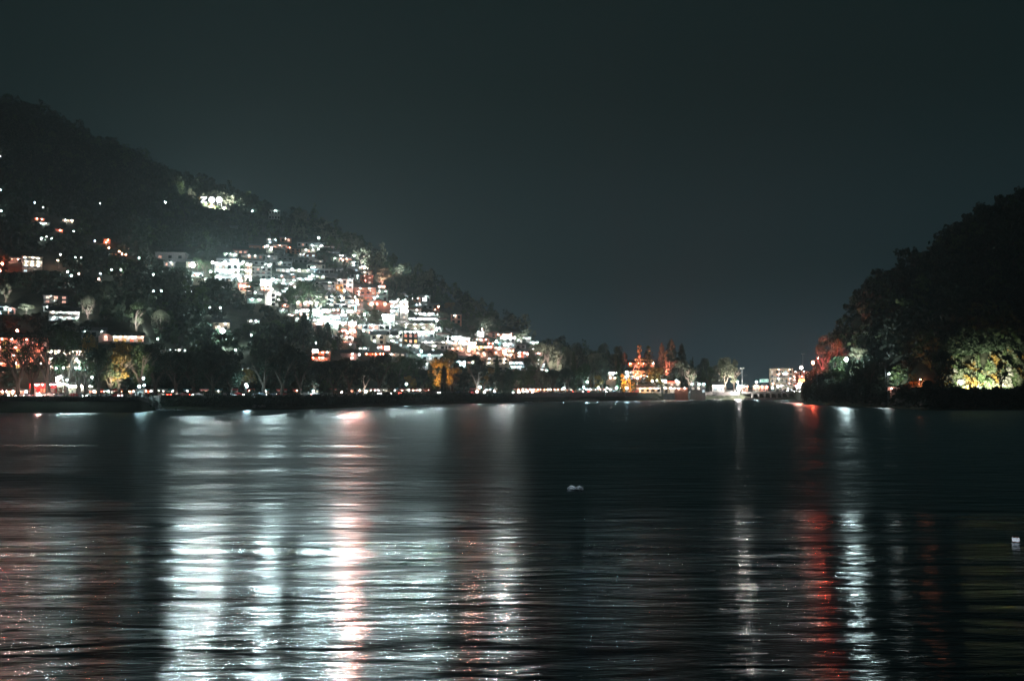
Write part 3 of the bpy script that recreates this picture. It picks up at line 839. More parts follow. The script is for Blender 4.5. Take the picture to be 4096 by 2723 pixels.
hs('dark house with three big black windows', 1240, 1335, 1096, 1076, 'grey', 'flat', lit=.08, pal='d', nwin=5, ww=2.2, floors=1)
hs('low pinkish veranda with ivy hanging over it', 1232, 1300, 1115, 1098, 'cream', 'gable', 'roof_grey', lit=.9, pal='n', lamps=3, lr=.18, floors=1)
hs('bright low white parapet house behind the round tree', 1186, 1262, 1130, 1113, 'white', 'flat', lit=.5, pal='c', lamps=3, lr=.24, floors=1)
hs('tiny hut with a red lamp high under the pines', 1120, 1166, 970, 944, 'pink', 'gable', 'roof_grey', lit=.5, pal='w', lamps=1, lk='red', lr=.2, floors=1)
hs('tiny orange-lit pavilion under the hut with the red lamp', 1140, 1166, 996, 983, 'pink', 'hip', 'roof_red', lit=1, pal='o', lamps=2, lk='orng', lr=.2, floors=1)
hs('dark roofed long house at the upper right edge of town', 1190, 1248, 988, 962, 'grey', 'gable', 'roof_dark', lit=.5, pal='w', nwin=4, floors=1)
hs('bright verandah house with two fierce lamps at the upper right edge', 1236, 1292, 1004, 968, 'white', 'gable', 'roof_dark', style='gallery', lit=.8, pal='n', lamps=4, lr=.28, floors=2)
hs('rosy curtained row below the upper right veranda', 1206, 1264, 1013, 996, 'cream', 'flat', lit=.9, pal='w', lamps=2, lr=.2, floors=1)
hs('small pale cabin beside the upper floodlight', 1065, 1093, 1012, 994, 'cream', 'flat', style='blank', lamps=1, lr=.26, floors=1, rail=False)
hs('half hidden grey roof alone in the forest below the hilltop letters', 920, 952, 914, 900, 'grey', 'gable', 'roof_grey', style='blank', floors=1)
hs('lonely white block with black windows high on the ridge', 1075, 1120, 880, 840, 'white', 'flat', style='plain', lit=0, floors=2, nwin=4, rail=False, lamps=1, lr=.2)
# --- middle of the town
hs('tall white hall with a blank gable end facing the lake', 1062, 1124, 1226, 1158, 'white', 'gablef', 'roof_grey', style='plain', lit=0, floors=3, nwin=1, lamps=5, lr=.34, lk='neut', yaw=.15)
hs('flat-topped metal sheds left of the blank gable hall', 990, 1058, 1216, 1184, 'green', 'gable', 'roof_grey', style='blank', lamps=2, lr=.28, floors=1)
hs('long white wall building with three small dark windows', 1258, 1342, 1153, 1116, 'white', 'gable', 'roof_grey', lit=.1, pal='c', floors=2, nwin=4, lamps=2, lr=.22)
hs('big blank white block with a lit round sign on its corner', 1345, 1412, 1156, 1117, 'white', 'flat', lit=.3, pal='c', floors=2, nwin=3, lamps=4, lr=.30, rail=False)
hs('small slate grey house tucked under the long white wall', 1272, 1332, 1160, 1128, 'grey', 'hip', lit=.5, pal='n', floors=2)
hs('small ochre-sided house with dark doors', 1330, 1372, 1163, 1138, 'yellow', 'flat', lit=.2, pal='d', floors=1, nwin=3)
hs('white lake hotel with a zigzag row of dormer gables', 1300, 1402, 1232, 1162, 'white', 'zigzag', 'roof_dark', lit=.45, pal='n', floors=3, nwin=9, lamps=6, lr=.24, arch=True, ww=1.5)
hs('lit flat canteen wing left of the zigzag hotel', 1186, 1252, 1234, 1205, 'cream', 'flat', lit=.9, pal='w', lamps=3, lk='neut', lr=.28, floors=1)
hs('tall terracotta block with white balconies', 1418, 1504, 1200, 1134, 'pink', 'gable', 'roof_grey', style='gallery', lit=.5, pal='m', floors=4, lamps=5, lk='cool', lr=.22)
hs('peach house stacked behind the terracotta block', 1440, 1492, 1136, 1100, 'pink', 'flat', style='gallery', lit=.4, pal='w', floors=2, lamps=2, lk='warm', lr=.18)
hs('grey-green house with two bluish bulbs above the terracotta block', 1400, 1440, 1124, 1086, 'grey', 'gable', 'roof_dark', lit=.3, pal='c', floors=2, lamps=2, lk='blue', lr=.18)
hs('pale scaffolded block under the grey lit tree', 1394, 1436, 1084, 1044, 'white', 'flat', style='gallery', lit=.2, pal='c', floors=3, lamps=2, lr=.26)
hs('rosy chalet roofed house under the pale lit tree', 1438, 1474, 1080, 1062, 'cream', 'gablef', 'roof_grey', lit=.6, pal='w', floors=1, lamps=3, lk='neut', lr=.34)
hs('dark roofed cottage between the big tree and the conifer', 1345, 1392, 1092, 1070, 'white', 'gable', 'roof_dark', lit=.5, pal='c', floors=1, lamps=1, lr=.2)
hs('terracotta gabled warehouse lit salmon along its side', 1470, 1560, 1240, 1200, 'pink', 'gablef', 'roof_red', style='blank', floors=1, lamps=3, lk='warm', lr=.34)
hs('row of small lit shops with green balconies', 1500, 1552, 1202, 1160, 'green', 'flat', style='gallery', lit=.6, pal='m', floors=2, lamps=3, lr=.22)
hs('white chequered tower house with tall windows', 1556, 1596, 1262, 1202, 'white', 'flat', style='gallery', lit=.7, pal='w', floors=3, lamps=5, lr=.26)
hs('narrow dazzling white stair house in the town centre', 1600, 1632, 1278, 1205, 'white', 'flat', lit=.8, pal='n', floors=4, lamps=9, lk='neut', lr=.36)
hs('overexposed white hall behind the tiered conifer', 1522, 1576, 1256, 1232, 'white', 'gable', 'roof_grey', style='gallery', lit=.9, pal='c', floors=1, lamps=7, lr=.42)
hs('overexposed lower white hall with a tree of lights in front', 1528, 1578, 1294, 1258, 'white', 'flat', lit=.8, pal='c', floors=2, lamps=9, lr=.42, rail=False)
hs('long dark-roofed hotel tier lit under its topmost eave', 1640, 1738, 1262, 1246, 'white', 'gable', 'roof_dark', style='plain', lit=.8, pal='c', floors=1, lamps=6, lr=.24)
hs('second long hotel tier with a ribbed dark roof', 1634, 1748, 1292, 1264, 'white', 'gable', 'roof_dark', lit=.5, pal='n', floors=1, lamps=8, lr=.32)
hs('third long hotel tier with amber windows under a black roof', 1570, 1738, 1322, 1280, 'cream', 'gable', 'roof_dark', style='gallery', lit=.9, pal='w', floors=2, lamps=9, lr=.26)
hs('arcaded white hotel front, lowest of the stacked tiers', 1556, 1738, 1352, 1324, 'white', 'flat', 'roof_dark', style='gallery', lit=.6, pal='n', floors=1, lamps=10, lr=.30)
hs('small hip-roofed annex at the right end of the hotel tiers', 1738, 1768, 1330, 1300, 'white', 'hip', 'roof_dark', lit=.6, pal='c', floors=1, lamps=2, lr=.26)
hs('long cream school building with six dark-framed windows', 1428, 1560, 1343, 1298, 'white', 'flat', style='plain', lit=.5, pal='w', floors=2, nwin=6, ww=2.0, lamps=5, lr=.28)
hs('red and white corner house with lit signboards', 1392, 1427, 1345, 1298, 'pink', 'flat', lit=.8, pal='m', floors=2, lamps=4, lk='neut', lr=.3,
   extra=lambda r, w, h, d, fh: (sign(r, 0, -.5, h - .2, w * .85, 1.6, 'white'), sign(r, 0, -.5, fh * .9, w * .6, 1.0, 'pink')))
hs('narrow market stall row left of the corner house', 1352, 1390, 1346, 1318, 'grey', 'flat', lit=.7, pal='o', floors=1, lamps=3, lk='warm', lr=.3,
   extra=lambda r, w, h, d, fh: sign(r, w * .1, -.5, h * .75, w * .5, 1.1, 'red'))
hs('white terrace cafe glowing under strings of bulbs', 1306, 1352, 1312, 1282, 'white', 'flat', lit=1, pal='c', floors=1, lamps=7, lr=.36, rail=False)
hs('bow-roofed house with slanted outer stairs', 1482, 1540, 1378, 1322, 'cream', 'gable', 'roof_dark', lit=.4, pal='c', floors=2, lamps=2, lr=.2, yaw=-.15)
hs('glazed balcony house with sagging scalloped eaves', 1534, 1602, 1374, 1326, 'white', 'gable', 'roof_dark', style='gallery', lit=.9, pal='c', floors=2, lamps=5, lr=.28)
hs('tall cream stair tower joining the brown house', 1594, 1612, 1390, 1328, 'cream', 'flat', lit=.3, pal='n', floors=3, nwin=1, lamps=1, lr=.22, rail=False)
hs('dark brown house with six curtained windows in two rows', 1613, 1672, 1376, 1331, 'brown', 'flat', 'roof_dark', style='plain', lit=1, pal='o', floors=2, nwin=3, ww=1.4, lamps=0, frame='white')
hs('white ground-floor colonnade under the dark brown house', 1574, 1680, 1398, 1377, 'white', 'flat', style='gallery', lit=.8, pal='n', floors=1, lamps=4, lr=.28, rail=False, ymin=0)
hs('white villa with a slanting porch right of the brown house', 1684, 1782, 1394, 1352, 'white', 'hip', 'roof_grey', style='gallery', lit=.4, pal='c', floors=2, lamps=5, lr=.26, lk='neut')
hs('salmon shed roof house with a glowing pink signboard', 1512, 1562, 1402, 1376, 'pink', 'gable', 'roof_red', lit=.6, pal='w', floors=1, lamps=2, lk='warm', lr=.28,
   extra=lambda r, w, h, d, fh: sign(r, w * .22, -.9, h * .35, w * .38, 1.5, 'pink'))
hs('long orange-lit lodge with a rough stone gable', 1362, 1430, 1442, 1398, 'stone', 'gable', 'roof_dark', style='blank', floors=2, lamps=2, lk='warm', lr=.3, yaw=-.1)
hs('orange verandah wing of the stone lodge', 1430, 1545, 1432, 1402, 'pink', 'gable', 'roof_dark', style='gallery', lit=.9, pal='o', floors=1, lamps=7, lk='orng', lr=.24, nwin=12)
hs('rooftop kiosk with orange and white lights among dark conifers', 1246, 1322, 1448, 1404, 'pink', 'flat', style='gallery', lit=.8, pal='o', floors=2, lamps=7, lk='orng', lr=.26,
   extra=lambda r, w, h, d, fh: sign(r, -w * .3, -.6, h - .6, w * .3, 1.3, 'white'))
hs('huge dark roofed assembly hall above the lakeside trees', 1642, 1800, 1452, 1400, 'white', 'hip', 'roof_dark', lit=.3, pal='c', floors=1, lamps=3, lr=.22)
hs('white house with small fretted gables under the assembly hall', 1650, 1712, 1478, 1438, 'white', 'zigzag', 'roof_dark', lit=.6, pal='c', floors=1, lamps=3, lr=.26)
hs('small lodge with a square lit screen at the town edge', 1676, 1722, 1214, 1182, 'grey', 'flat', lit=.1, pal='c', floors=1, lamps=1, lr=.2,
   extra=lambda r, w, h, d, fh: sign(r, 0, -.5, h * .3, 2.4, 2.2, 'white'))
hs('ribbed dark glasshouse roof under the lodge with the screen', 1690, 1752, 1238, 1212, 'grey', 'gable', 'roof_grey', lit=.05, pal='d', floors=1)
hs('small orange-glowing hut right of the glasshouse roof', 1733, 1758, 1248, 1222, 'pink', 'flat', 'roof_red', style='gallery', lit=1, pal='o', floors=2, lamps=3, lk='orng', lr=.34, rail=False)
hs('salmon house with stepped flat roofs beside the round tree', 1803, 1846, 1296, 1258, 'pink', 'flat', lit=.1, pal='d', floors=2, nwin=2, lamps=1, lk='warm', lr=.3)
# --- right flank of the town
hs('white two-storey house with small twin windows', 1776, 1806, 1398, 1346, 'white', 'flat', lit=.3, pal='c', floors=3, nwin=2, lamps=2, lr=.2, rail=False)
hs('bright white shop house under a row of cold lamps', 1806, 1848, 1368, 1345, 'white', 'flat', style='gallery', lit=.9, pal='c', floors=1, lamps=6, lr=.36)
hs('rosy balcony house under the bright white shop', 1800, 1846, 1390, 1368, 'cream', 'flat', style='gallery', lit=.6, pal='w', floors=1, lamps=3, lr=.2, lk='neut')
hs('dark timber fronted ground floor below the rosy balconies', 1796, 1860, 1412, 1391, 'cream', 'flat', style='gallery', lit=.3, pal='w', floors=1, lamps=3, lk='warm', lr=.22)
hs('white and red shop with pictures on its front', 1848, 1880, 1390, 1350, 'white', 'flat', style='gallery', lit=.9, pal='m', floors=2, lamps=5, lr=.34, lk='neut')
hs('long curved terracotta roofed house, tallest of the right flank', 1880, 1956, 1366, 1350, 'pink', 'gable', 'roof_red', lit=.4, pal='o', floors=1, lamps=4, lk='warm', lr=.3)
hs('fierce pink-white facade under the curved roof', 1870, 1904, 1412, 1368, 'cream', 'flat', lit=.8, pal='w', floors=3, lamps=7, lk='warm', lr=.36)
hs('ochre timber balcony house with two black windows', 1902, 1948, 1408, 1384, 'yellow', 'flat', style='gallery', lit=.5, pal='n', floors=1, lamps=3, lk='warm', lr=.28)
hs('rosy ground floor with tall lit doors under the ochre balconies', 1904, 1950, 1430, 1409, 'cream', 'flat', lit=.8, pal='n', floors=1, lamps=2, lk='warm', lr=.24)
hs('brick-pink balcony house between ochre balconies and green block', 1948, 1974, 1412, 1370, 'pink', 'flat', style='gallery', lit=.6, pal='n', floors=3, lamps=4, lk='warm', lr=.24)
hs('dark teal painted house with pale lettering', 1972, 2002, 1386, 1368, 'teal', 'flat', lit=.2, pal='c', floors=1, lamps=1, lr=.2)
hs('cold lit white house with a blazing roof sign', 2000, 2062, 1368, 1346, 'white', 'flat', style='gallery', lit=.6, pal='c', floors=1, lamps=6, lr=.36,
   extra=lambda r, w, h, d, fh: sign(r, 0, -.4, h + .1, w * .45, 1.3, 'pink'))
hs('grey flat house below the blazing roof sign', 2000, 2062, 1392, 1370, 'grey', 'flat', lit=.3, pal='c', floors=1, lamps=2, lr=.3)
hs('tangle of rosy balconies left of the round orange lamp', 1975, 2010, 1426, 1388, 'cream', 'flat', style='gallery', lit=.5, pal='w', floors=2, lamps=3, lk='warm', lr=.22)
hs('rosy open-fronted house above the round orange lamp', 2008, 2056, 1414, 1392, 'cream', 'gable', 'roof_red', style='gallery', lit=.7, pal='w', floors=1, lamps=4, lk='warm', lr=.2)
hs('dark hipped house right of the cold lit white house', 2062, 2104, 1394, 1372, 'grey', 'gable', 'roof_dark', lit=.1, pal='d', floors=1)
hs('salmon house with stepped gables and two white windows', 2062, 2112, 1432, 1396, 'pink', 'gable', 'roof_grey', lit=1, pal='c', floors=2, nwin=2, lamps=3, lk='warm', lr=.3)
hs('rosy stair house right under the round orange lamp', 2012, 2060, 1434, 1416, 'cream', 'flat', lit=.3, pal='w', floors=1, lamps=2, lk='warm', lr=.3)
hs('long cream hotel with balconies, lowest left of the flank', 1944, 2036, 1478, 1432, 'cream', 'flat', style='gallery', lit=.5, pal='n', floors=3, lamps=5, lk='neut', lr=.22)
hs('long glazed hotel wing glowing bluish through its windows', 2036, 2108, 1480, 1432, 'white', 'gable', 'roof_dark', style='gallery', lit=1, pal='c', floors=2, lamps=7, lk='blue', lr=.28, nwin=12)
hs('white lakeside house shining between two black trees', 1826, 1862, 1466, 1434, 'white', 'gable', 'roof_dark', lit=.9, pal='c', floors=2, lamps=4, lk='blue', lr=.28)
hs('flat black-roofed depot above the black trees', 1800, 1880, 1436, 1416, 'grey', 'gable', 'roof_dark', style='blank', floors=1)
hs('small white house with railings at the far right of town', 2138, 2180, 1466, 1446, 'white', 'gable', 'roof_dark', lit=.8, pal='c', floors=1, lamps=2, lr=.26)
hs('cottage with one lit window half buried in grey trees', 2145, 2185, 1486, 1470, 'cream', 'gable', 'roof_grey', lit=.9, pal='w', floors=1, lamps=1, lr=.2)

# --- small houses filling the gaps of the town
def infill():
    rf = random.Random(77)
    tx = [850, 1100, 1300, 1450, 1600, 1800, 2130]; tt = [1030, 950, 955, 1030, 1150, 1262, 1350]; tb = [1135, 1235, 1345, 1410, 1440, 1465, 1482]
    made = []
    py = 960
    while py < 1482:
        px = 850 + rf.uniform(0, 20)
        while px < 2130:
            w = rf.uniform(24, 58); hh = rf.uniform(15, 25); c = px + w / 2
            if np.interp(c, tx, tt) + 18 < py < np.interp(c, tx, tb):
                a0 = w * hh; bad = False
                for (a, b, t, bb, Yh) in HRECT:
                    ox = min(px + w, b) - max(px, a); oy = min(py, bb) - max(py - hh, t)
                    if ox > 0 and oy > 0 and ox * oy > .12 * a0: bad = True; break
                for (x, y) in ((1080, 1200), (1180, 1190), (1270, 1160), (870, 1180), (1300, 1035), (1500, 1255), (1378, 1075), (1880, 1310), (1580, 1150), (1446, 1030), (1528, 1110), (1445, 1360), (1310, 1340), (1225, 1320)):
                    if abs(c - x) < 34 and abs(py - hh / 2 - y) < 34: bad = True
                if not bad:
                    wl = rf.choice(['white', 'cream', 'grey', 'white', 'pink', 'grey'])
                    far_right = c > 1800
                    lk = rf.choice(['cool', 'neut', 'warm'] if far_right else ['cool', 'cool', 'neut', 'blue', 'warm'])
                    h_ = hs('x', px, px + w, py, py - hh, wl, rf.choice(['flat', 'gable', 'gable', 'hip']), rf.choice(['roof_dark', 'roof_grey', 'roof_red']), style=rf.choice(['plain', 'gallery']), lit=rf.uniform(.2, .8), pal=rf.choice('cnmw'), lamps=rf.choice([0, 1, 2, 3]), lk=lk, lr=rf.uniform(.16, .30), floors=1 if hh < 20 else 2, yaw=rf.uniform(-.3, .3), rail=rf.random() < .5)
                    made.append((px, h_, wl)); px += w + rf.uniform(0, 14); continue
            px += 12
        py += rf.uniform(15, 22)
    cl = {}
    for m in made: cl.setdefault(m[2], []).append(m)
    nmw = {'white': 'white', 'cream': 'cream', 'grey': 'grey', 'pink': 'terracotta'}
    for k, ms in cl.items():
        ms.sort(key=lambda m: m[0])
        for i, m in enumerate(ms):
            m[1]['label'] = '%s small %s house from the left squeezed between the larger town houses' % (ordinal(i), nmw[k]); m[1]['group'] = 'small houses of the town'
    print('infill', len(made))
infill()

# ================================================================== DARK LEFT SLOPE
hs('rosy hut with a salmon roof, uppermost lit hut on the left slope', 140, 176, 884, 868, 'pink', 'gable', 'roof_red', lit=.8, pal='w', floors=1, lamps=2, lk='warm', lr=.22)
hs('white two-window house under the salmon hut', 150, 196, 902, 884, 'white', 'gable', 'roof_grey', lit=.8, pal='c', floors=1, lamps=2, lr=.18)
hs('small house with a starry white lamp on the left slope', 252, 292, 888, 874, 'cream', 'gable', 'roof_grey', lit=.6, pal='w', floors=1, lamps=2, lk='neut', lr=.3)
hs('little red-walled shed right of the two-window house', 222, 250, 928, 912, 'pink', 'gable', 'roof_red', lit=1, pal='o', floors=1, lamps=1, lk='warm', lr=.3)
hs('small white cabin among twinkling lights', 160, 184, 964, 946, 'white', 'gable', 'roof_grey', lit=.6, pal='c', floors=1, lamps=1, lr=.24)
hs('narrow orange tower house glowing in black forest', 416, 440, 976, 948, 'pink', 'gable', 'roof_red', lit=1, pal='o', floors=2, nwin=1, lamps=2, lk='orng', lr=.34)
hs('large villa in three lit tiers on the left slope', 92, 165, 1088, 1026, 'cream', 'flat', style='gallery', lit=.9, pal='n', floors=4, lamps=9, lk='neut', lr=.24)
hs('long dim villa with a terrace left of the three-tier villa', 34, 90, 1052, 1024, 'cream', 'gable', 'roof_grey', lit=.4, pal='w', floors=1, lamps=2, lk='warm', lr=.26)
hs('old bungalow with a rounded glazed bay', 178, 268, 1216, 1166, 'grey', 'hip', 'roof_dark', lit=.5, pal='w', floors=2, lamps=2, lk='neut', lr=.14)
hs('white two-tier guest house with a bright hedge in front', 200, 312, 1286, 1226, 'white', 'gable', 'roof_dark', style='gallery', lit=.8, pal='n', floors=2, lamps=8, lk='cool', lr=.2)
hs('little white gabled cottage left of the guest house', 174, 202, 1246, 1214, 'white', 'gable', 'roof_grey', lit=.2, pal='d', floors=1, lamps=1, lr=.2)
hs('cut-off pale house at the left edge of the view', -20, 32, 1246, 1214, 'white', 'gable', 'roof_grey', lit=.5, pal='c', floors=1, lamps=2, lr=.2)
hs('small round-gabled rosy house near the left edge', 32, 60, 1258, 1228, 'pink', 'gablef', 'roof_grey', lit=.5, pal='c', floors=1, lamps=1, lr=.26)
hs('low cottage with a long pale roof above the golden tree', 330, 420, 1352, 1308, 'grey', 'gable', 'roof_grey', lit=.3, pal='w', floors=1, lamps=2, lr=.14)
hs('white barn house with an orange lit veranda', 452, 572, 1374, 1328, 'white', 'gable', 'roof_dark', style='gallery', lit=.9, pal='o', floors=1, lamps=6, lk='warm', lr=.2)
hs('grey gabled cottage with one glowing orange window', 396, 450, 1368, 1332, 'white', 'gablef', 'roof_grey', lit=1, pal='o', nwin=1, floors=1, lamps=1, lk='warm', lr=.14)
hs('forest house half hidden behind the white starry floodlight', 852, 918, 1318, 1278, 'cream', 'gable', 'roof_grey', lit=.4, pal='w', floors=2, lamps=2, lk='neut', lr=.22)
hs('small white kiosk deep among the dark lakeside trees', 970, 992, 1508, 1474, 'white', 'flat', lit=.6, pal='c', floors=1, lamps=2, lr=.24, ymin=0, rail=False)
hs('row of forest sheds with cold lights above the dark trees', 640, 745, 1412, 1396, 'grey', 'flat', lit=.8, pal='c', floors=1, lamps=6, lr=.16, lk='cool', rail=False)
hs('white and red hut in a forest gap', 990, 1038, 1292, 1274, 'white', 'gable', 'roof_dark', lit=.8, pal='m', floors=1, lamps=2, lr=.2)

# ================================================================== LAKESHORE BUILDINGS, LEFT
hs('big red-lit hotel behind the leftmost promenade trees', -120, 175, 1578, 1350, 'pink', 'flat', 'roof_red', style='gallery', lit=.8, pal='o', floors=7, lamps=40, lk='warm', lr=.26, Y=375, nwin=12)
hs('wide creamy hotel shining through the forked trees', 190, 345, 1578, 1400, 'cream', 'flat', style='gallery', lit=.7, pal='w', floors=6, lamps=36, lk='neut', lr=.27, Y=378, nwin=9)
hs('domed shop with a dazzling shopfront on the promenade', 222, 268, 1576, 1498, 'white', 'gablef', 'roof_grey', lit=1, pal='n', floors=3, lamps=12, lk='neut', lr=.24, Y=362)
hs('warm lit row of shops right of the domed shop', 270, 375, 1578, 1540, 'cream', 'flat', lit=1, pal='w', floors=1, lamps=14, lk='neut', lr=.26, Y=360, nwin=12)
hs('low promenade shop with red shutters', 120, 222, 1578, 1532, 'red', 'flat', 'roof_grey', style='gallery', lit=.9, pal='o', floors=1, lamps=7, lk='warm', lr=.28, Y=352)

# canvas marquee
def marquee():
    Y = 336; p = at(45, 1578, Y)
    t = thing('marquee', 'brightly lit white canvas marquee at the left end of the promenade', 'marquee', (p.x, Y, hz(p.x, Y)), group='promenade stalls')
    b = MB(); b.box(-3.4, 3.4, 0, 4.5, 2.2, 2.5, M['canvas'])
    b.add([(-3.5, -.1, 2.4), (3.5, -.1, 2.4), (3.5, 4.6, 2.4), (-3.5, 4.6, 2.4), (0, 2.2, 3.5)], [(0, 1, 4), (1, 2, 4), (2, 3, 4), (3, 0, 4)], M['canvas'])
    link('canopy', b.mesh('canopy'), t)
    b = MB(); b.box(-3.4, 3.4, 4.4, 4.5, 0, 2.2, M['canvas']); link('back_panel', b.mesh('back_panel'), t)
    for x in (-3.3, 3.3):
        for y in (.1, 4.3):
            b = MB(); b.bar((x, y, 0), (x, y, 2.3), .06, .06, M['metal'], 6); link('pole', b.mesh('pole'), t)
    for x in (-2, 0, 2): bulb(t, (x, 1.2, 1.9), 'neut', .34)
marquee()

# kiosks by the dark round tree
for (x0, x1, top, w_, lab) in ((530, 550, 1566, 'teal', 'teal kiosk beside the dark round promenade tree'), (551, 570, 1562, 'white', 'white kiosk with an arched door right of the teal kiosk')):
    hs(lab, x0, x1, 1585, top, w_, 'gablef', 'roof_grey', lit=.3, pal='c', floors=1, nwin=1, Y=326, name='kiosk', cat='kiosk', plinth=.4, lamps=0)

# ================================================================== LAKESIDE HALL (centre right)
hs('lakeside hall with a white glowing clerestory behind red-lit pines', 2496, 2622, 1520, 1468, 'white', 'gable', 'roof_dark', style='gallery', lit=1, pal='c', floors=2, lamps=9, lr=.26, Y=640)
hs('amber windowed upper storey with dark roof behind the hall', 2512, 2618, 1474, 1440, 'pink', 'gable', 'roof_dark', lit=.7, pal='o', floors=1, lamps=4, lk='orng', lr=.34, nwin=5, Y=662)
hs('white porch with a bright doorway at the left of the hall', 2430, 2472, 1512, 1478, 'white', 'gable', 'roof_grey', lit=.8, pal='c', floors=1, lamps=4, lr=.28, Y=628)
hs('pinkish walled terrace below the porch', 2424, 2472, 1534, 1508, 'cream', 'flat', style='blank', floors=1, lamps=2, lk='warm', lr=.22, Y=618)
hs('long low pavilion with square openings on the shore road', 2476, 2644, 1572, 1538, 'white', 'gable', 'roof_dark', style='gallery', lit=.3, pal='w', floors=1, lamps=9, lk='warm', lr=.17, Y=606)
hs('boat club house with a glowing red fascia', 2654, 2722, 1572, 1524, 'cream', 'flat', 'roof_red', style='gallery', lit=.7, pal='w', floors=2, lamps=7, lk='neut', lr=.25, Y=602,
   extra=lambda r, w, h, d, fh: sign(r, 0, -.6, h - .9, w * .55, .7, 'red'))
hs('salmon gate wall right of the boat club', 2700, 2752, 1572, 1550, 'pink', 'flat', style='blank', floors=1, lamps=2, lk='neut', lr=.24, Y=600, rail=False, depth=2)
hs('steep-roofed pale chapel by the steps', 2762, 2806, 1572, 1524, 'white', 'gablef', 'roof_grey', lit=.3, pal='n', floors=1, nwin=2, lamps=2, lr=.2, Y=610)
hs('tall narrow white boat shed with a lit round window', 2806, 2822, 1574, 1530, 'white', 'gablef', 'roof_grey', lit=1, pal='c', floors=2, nwin=1, lamps=1, lk='blue', lr=.26, Y=592)
hs('white shed with a ribbed grey roof under an illuminated canopy', 2850, 2896, 1568, 1528, 'white', 'gable', 'roof_grey', lit=.8, pal='n', floors=1, lamps=8, lk='neut', lr=.3, Y=650)
# --- beyond the bridge
hs('rounded four-storey cream building beyond the bridge', 3083, 3172, 1566, 1474, 'cream', 'flat', style='gallery', lit=.45, pal='m', floors=5, lamps=8, lk='warm', lr=.20, Y=680, yaw=.1, frame='white')
hs('rosy annex with long balconies behind the rounded building', 3170, 3230, 1566, 1484, 'pink', 'flat', style='gallery', lit=.5, pal='w', floors=5, lamps=8, lk='warm', lr=.22, Y=690)
hs('gabled bus kiosk under a white lamp at the bridge end', 3011, 3041, 1566, 1536, 'cream', 'gablef', 'roof_grey', lit=1, pal='w', floors=1, lamps=2, lk='warm', lr=.28, Y=672)
hs('small twin-gabled stall, left one', 3040, 3056, 1566, 1540, 'pink', 'gablef', 'roof_grey', lit=1, pal='w', floors=1, lamps=1, lk='warm', lr=.26, Y=668)
hs('small twin-gabled stall, right one', 3056, 3073, 1566, 1540, 'pink', 'gablef', 'roof_grey', lit=1, pal='w', floors=1, lamps=1, lk='warm', lr=.26, Y=668)
hs('rosy roadside stall left of the gabled bus kiosk', 2966, 2992, 1566, 1542, 'pink', 'flat', lit=1, pal='w', floors=1, lamps=3, lk='warm', lr=.24, Y=670)
hs('crowded snack stall in front of the rosy annex', 3186, 3222, 1566, 1544, 'white', 'flat', lit=1, pal='m', floors=1, lamps=6, lk='neut', lr=.26, Y=655,
   extra=lambda r, w, h, d, fh: (sign(r, .0, -.3, h + .2, 3.4, 2.0, 'white'), sign(r, 1.2, -.3, h + 3.0, 4.4, 1.8, 'orange')))
hs('orange floodlit tower house on the right bank', 3274, 3302, 1500, 1436, 'yellow', 'gablef', 'roof_red', lit=.8, pal='o', floors=3, nwin=1, lamps=5, lk='orng', lr=.34, Y=512)
hs('low white hut with a lit step among red bushes', 3551, 3598, 1572, 1548, 'white', 'flat', lit=.3, pal='w', floors=1, lamps=1, lk='warm', lr=.14, Y=386, rail=False)

# ================================================================== HILLTOP LETTERS
def zoo_sign():
    Y = hit(845, 826).y
    s = pxm(Y)
    p = at(845, 812, Y)
    g = hz(p.x, Y)
    sg = thing('hilltop_sign', 'huge glowing white letters ZOO on posts high on the forested ridge', 'sign', (p.x, Y, g))
    zb = p.z - g
    lh = 24.5 / s
    wht = emat('letter_glow', (0.93, 0.97, 1.0), 2.6)
    xs = {'Z': (815 - 845) / s, 'O': (847 - 845) / s, 'O2': (877 - 845) / s}
    # letter Z
    b = MB(); w = 24 / s / 2; t = lh * .24; x0 = xs['Z']
    pts = [(-w, 0), (w, 0), (w, t), (-w + t * 1.6, t), (w, lh - t * .8), (w, lh), (-w, lh), (-w, lh - t), (w - t * 1.9, lh - t), (-w, t * .8)]
    n = len(pts)
    vs = [(x0 + a, -.35, zb + c) for a, c in pts] + [(x0 + a, .15, zb + c) for a, c in pts]
    tri = [(0, 1, 2, 3), (0, 3, 9), (9, 3, 4, 8), (4, 5, 6, 8), (6, 7, 8)]
    fs = [t_ for t_ in tri] + [tuple(n + i for i in reversed(t_)) for t_ in tri] + [(i, (i + 1) % n, n + (i + 1) % n, n + i) for i in range(n)]
    b.add(vs, fs, wht); link('letter_z', b.mesh('letter_z'), sg)
    for key in ('O', 'O2'):
        b = MB(); R = lh * .52; r = lh * .13; N = 28; vs = []
        for k in range(N):
            a = 2 * math.pi * k / N
            for (rad, yy) in ((R, -.35), (R, .15), (r, .15), (r, -.35)):
                vs.append((xs[key] + rad * math.cos(a), yy, zb + lh * .5 + rad * math.sin(a)))
        fs = []
        for k in range(N):
            q = (k + 1) % N
            for j in range(4):
                fs.append((k * 4 + j, q * 4 + j, q * 4 + (j + 1) % 4, k * 4 + (j + 1) % 4))
        b.add(vs, fs, wht); link('letter_o', b.mesh('letter_o'), sg)
    for x in (xs['Z'] - .6 * w, xs['Z'] + .6 * w, xs['O'] - .7 * w, xs['O'] + .7 * w, xs['O2'] - .7 * w, xs['O2'] + .7 * w):
        b = MB(); b.bar((x, .3, -2 - 3), (x, .3, zb + .5), .14, .12, M['metal'], 6); link('post', b.mesh('post'), sg)
    for x in (xs['O'], xs['O2']):
        b = MB(); b.box(x - w, x + w, .24, .36, zb - 1.6, zb - 1.4, M['metal']); link('cross_rail', b.mesh('cross_rail'), sg)
    return Y
ZY = zoo_sign()

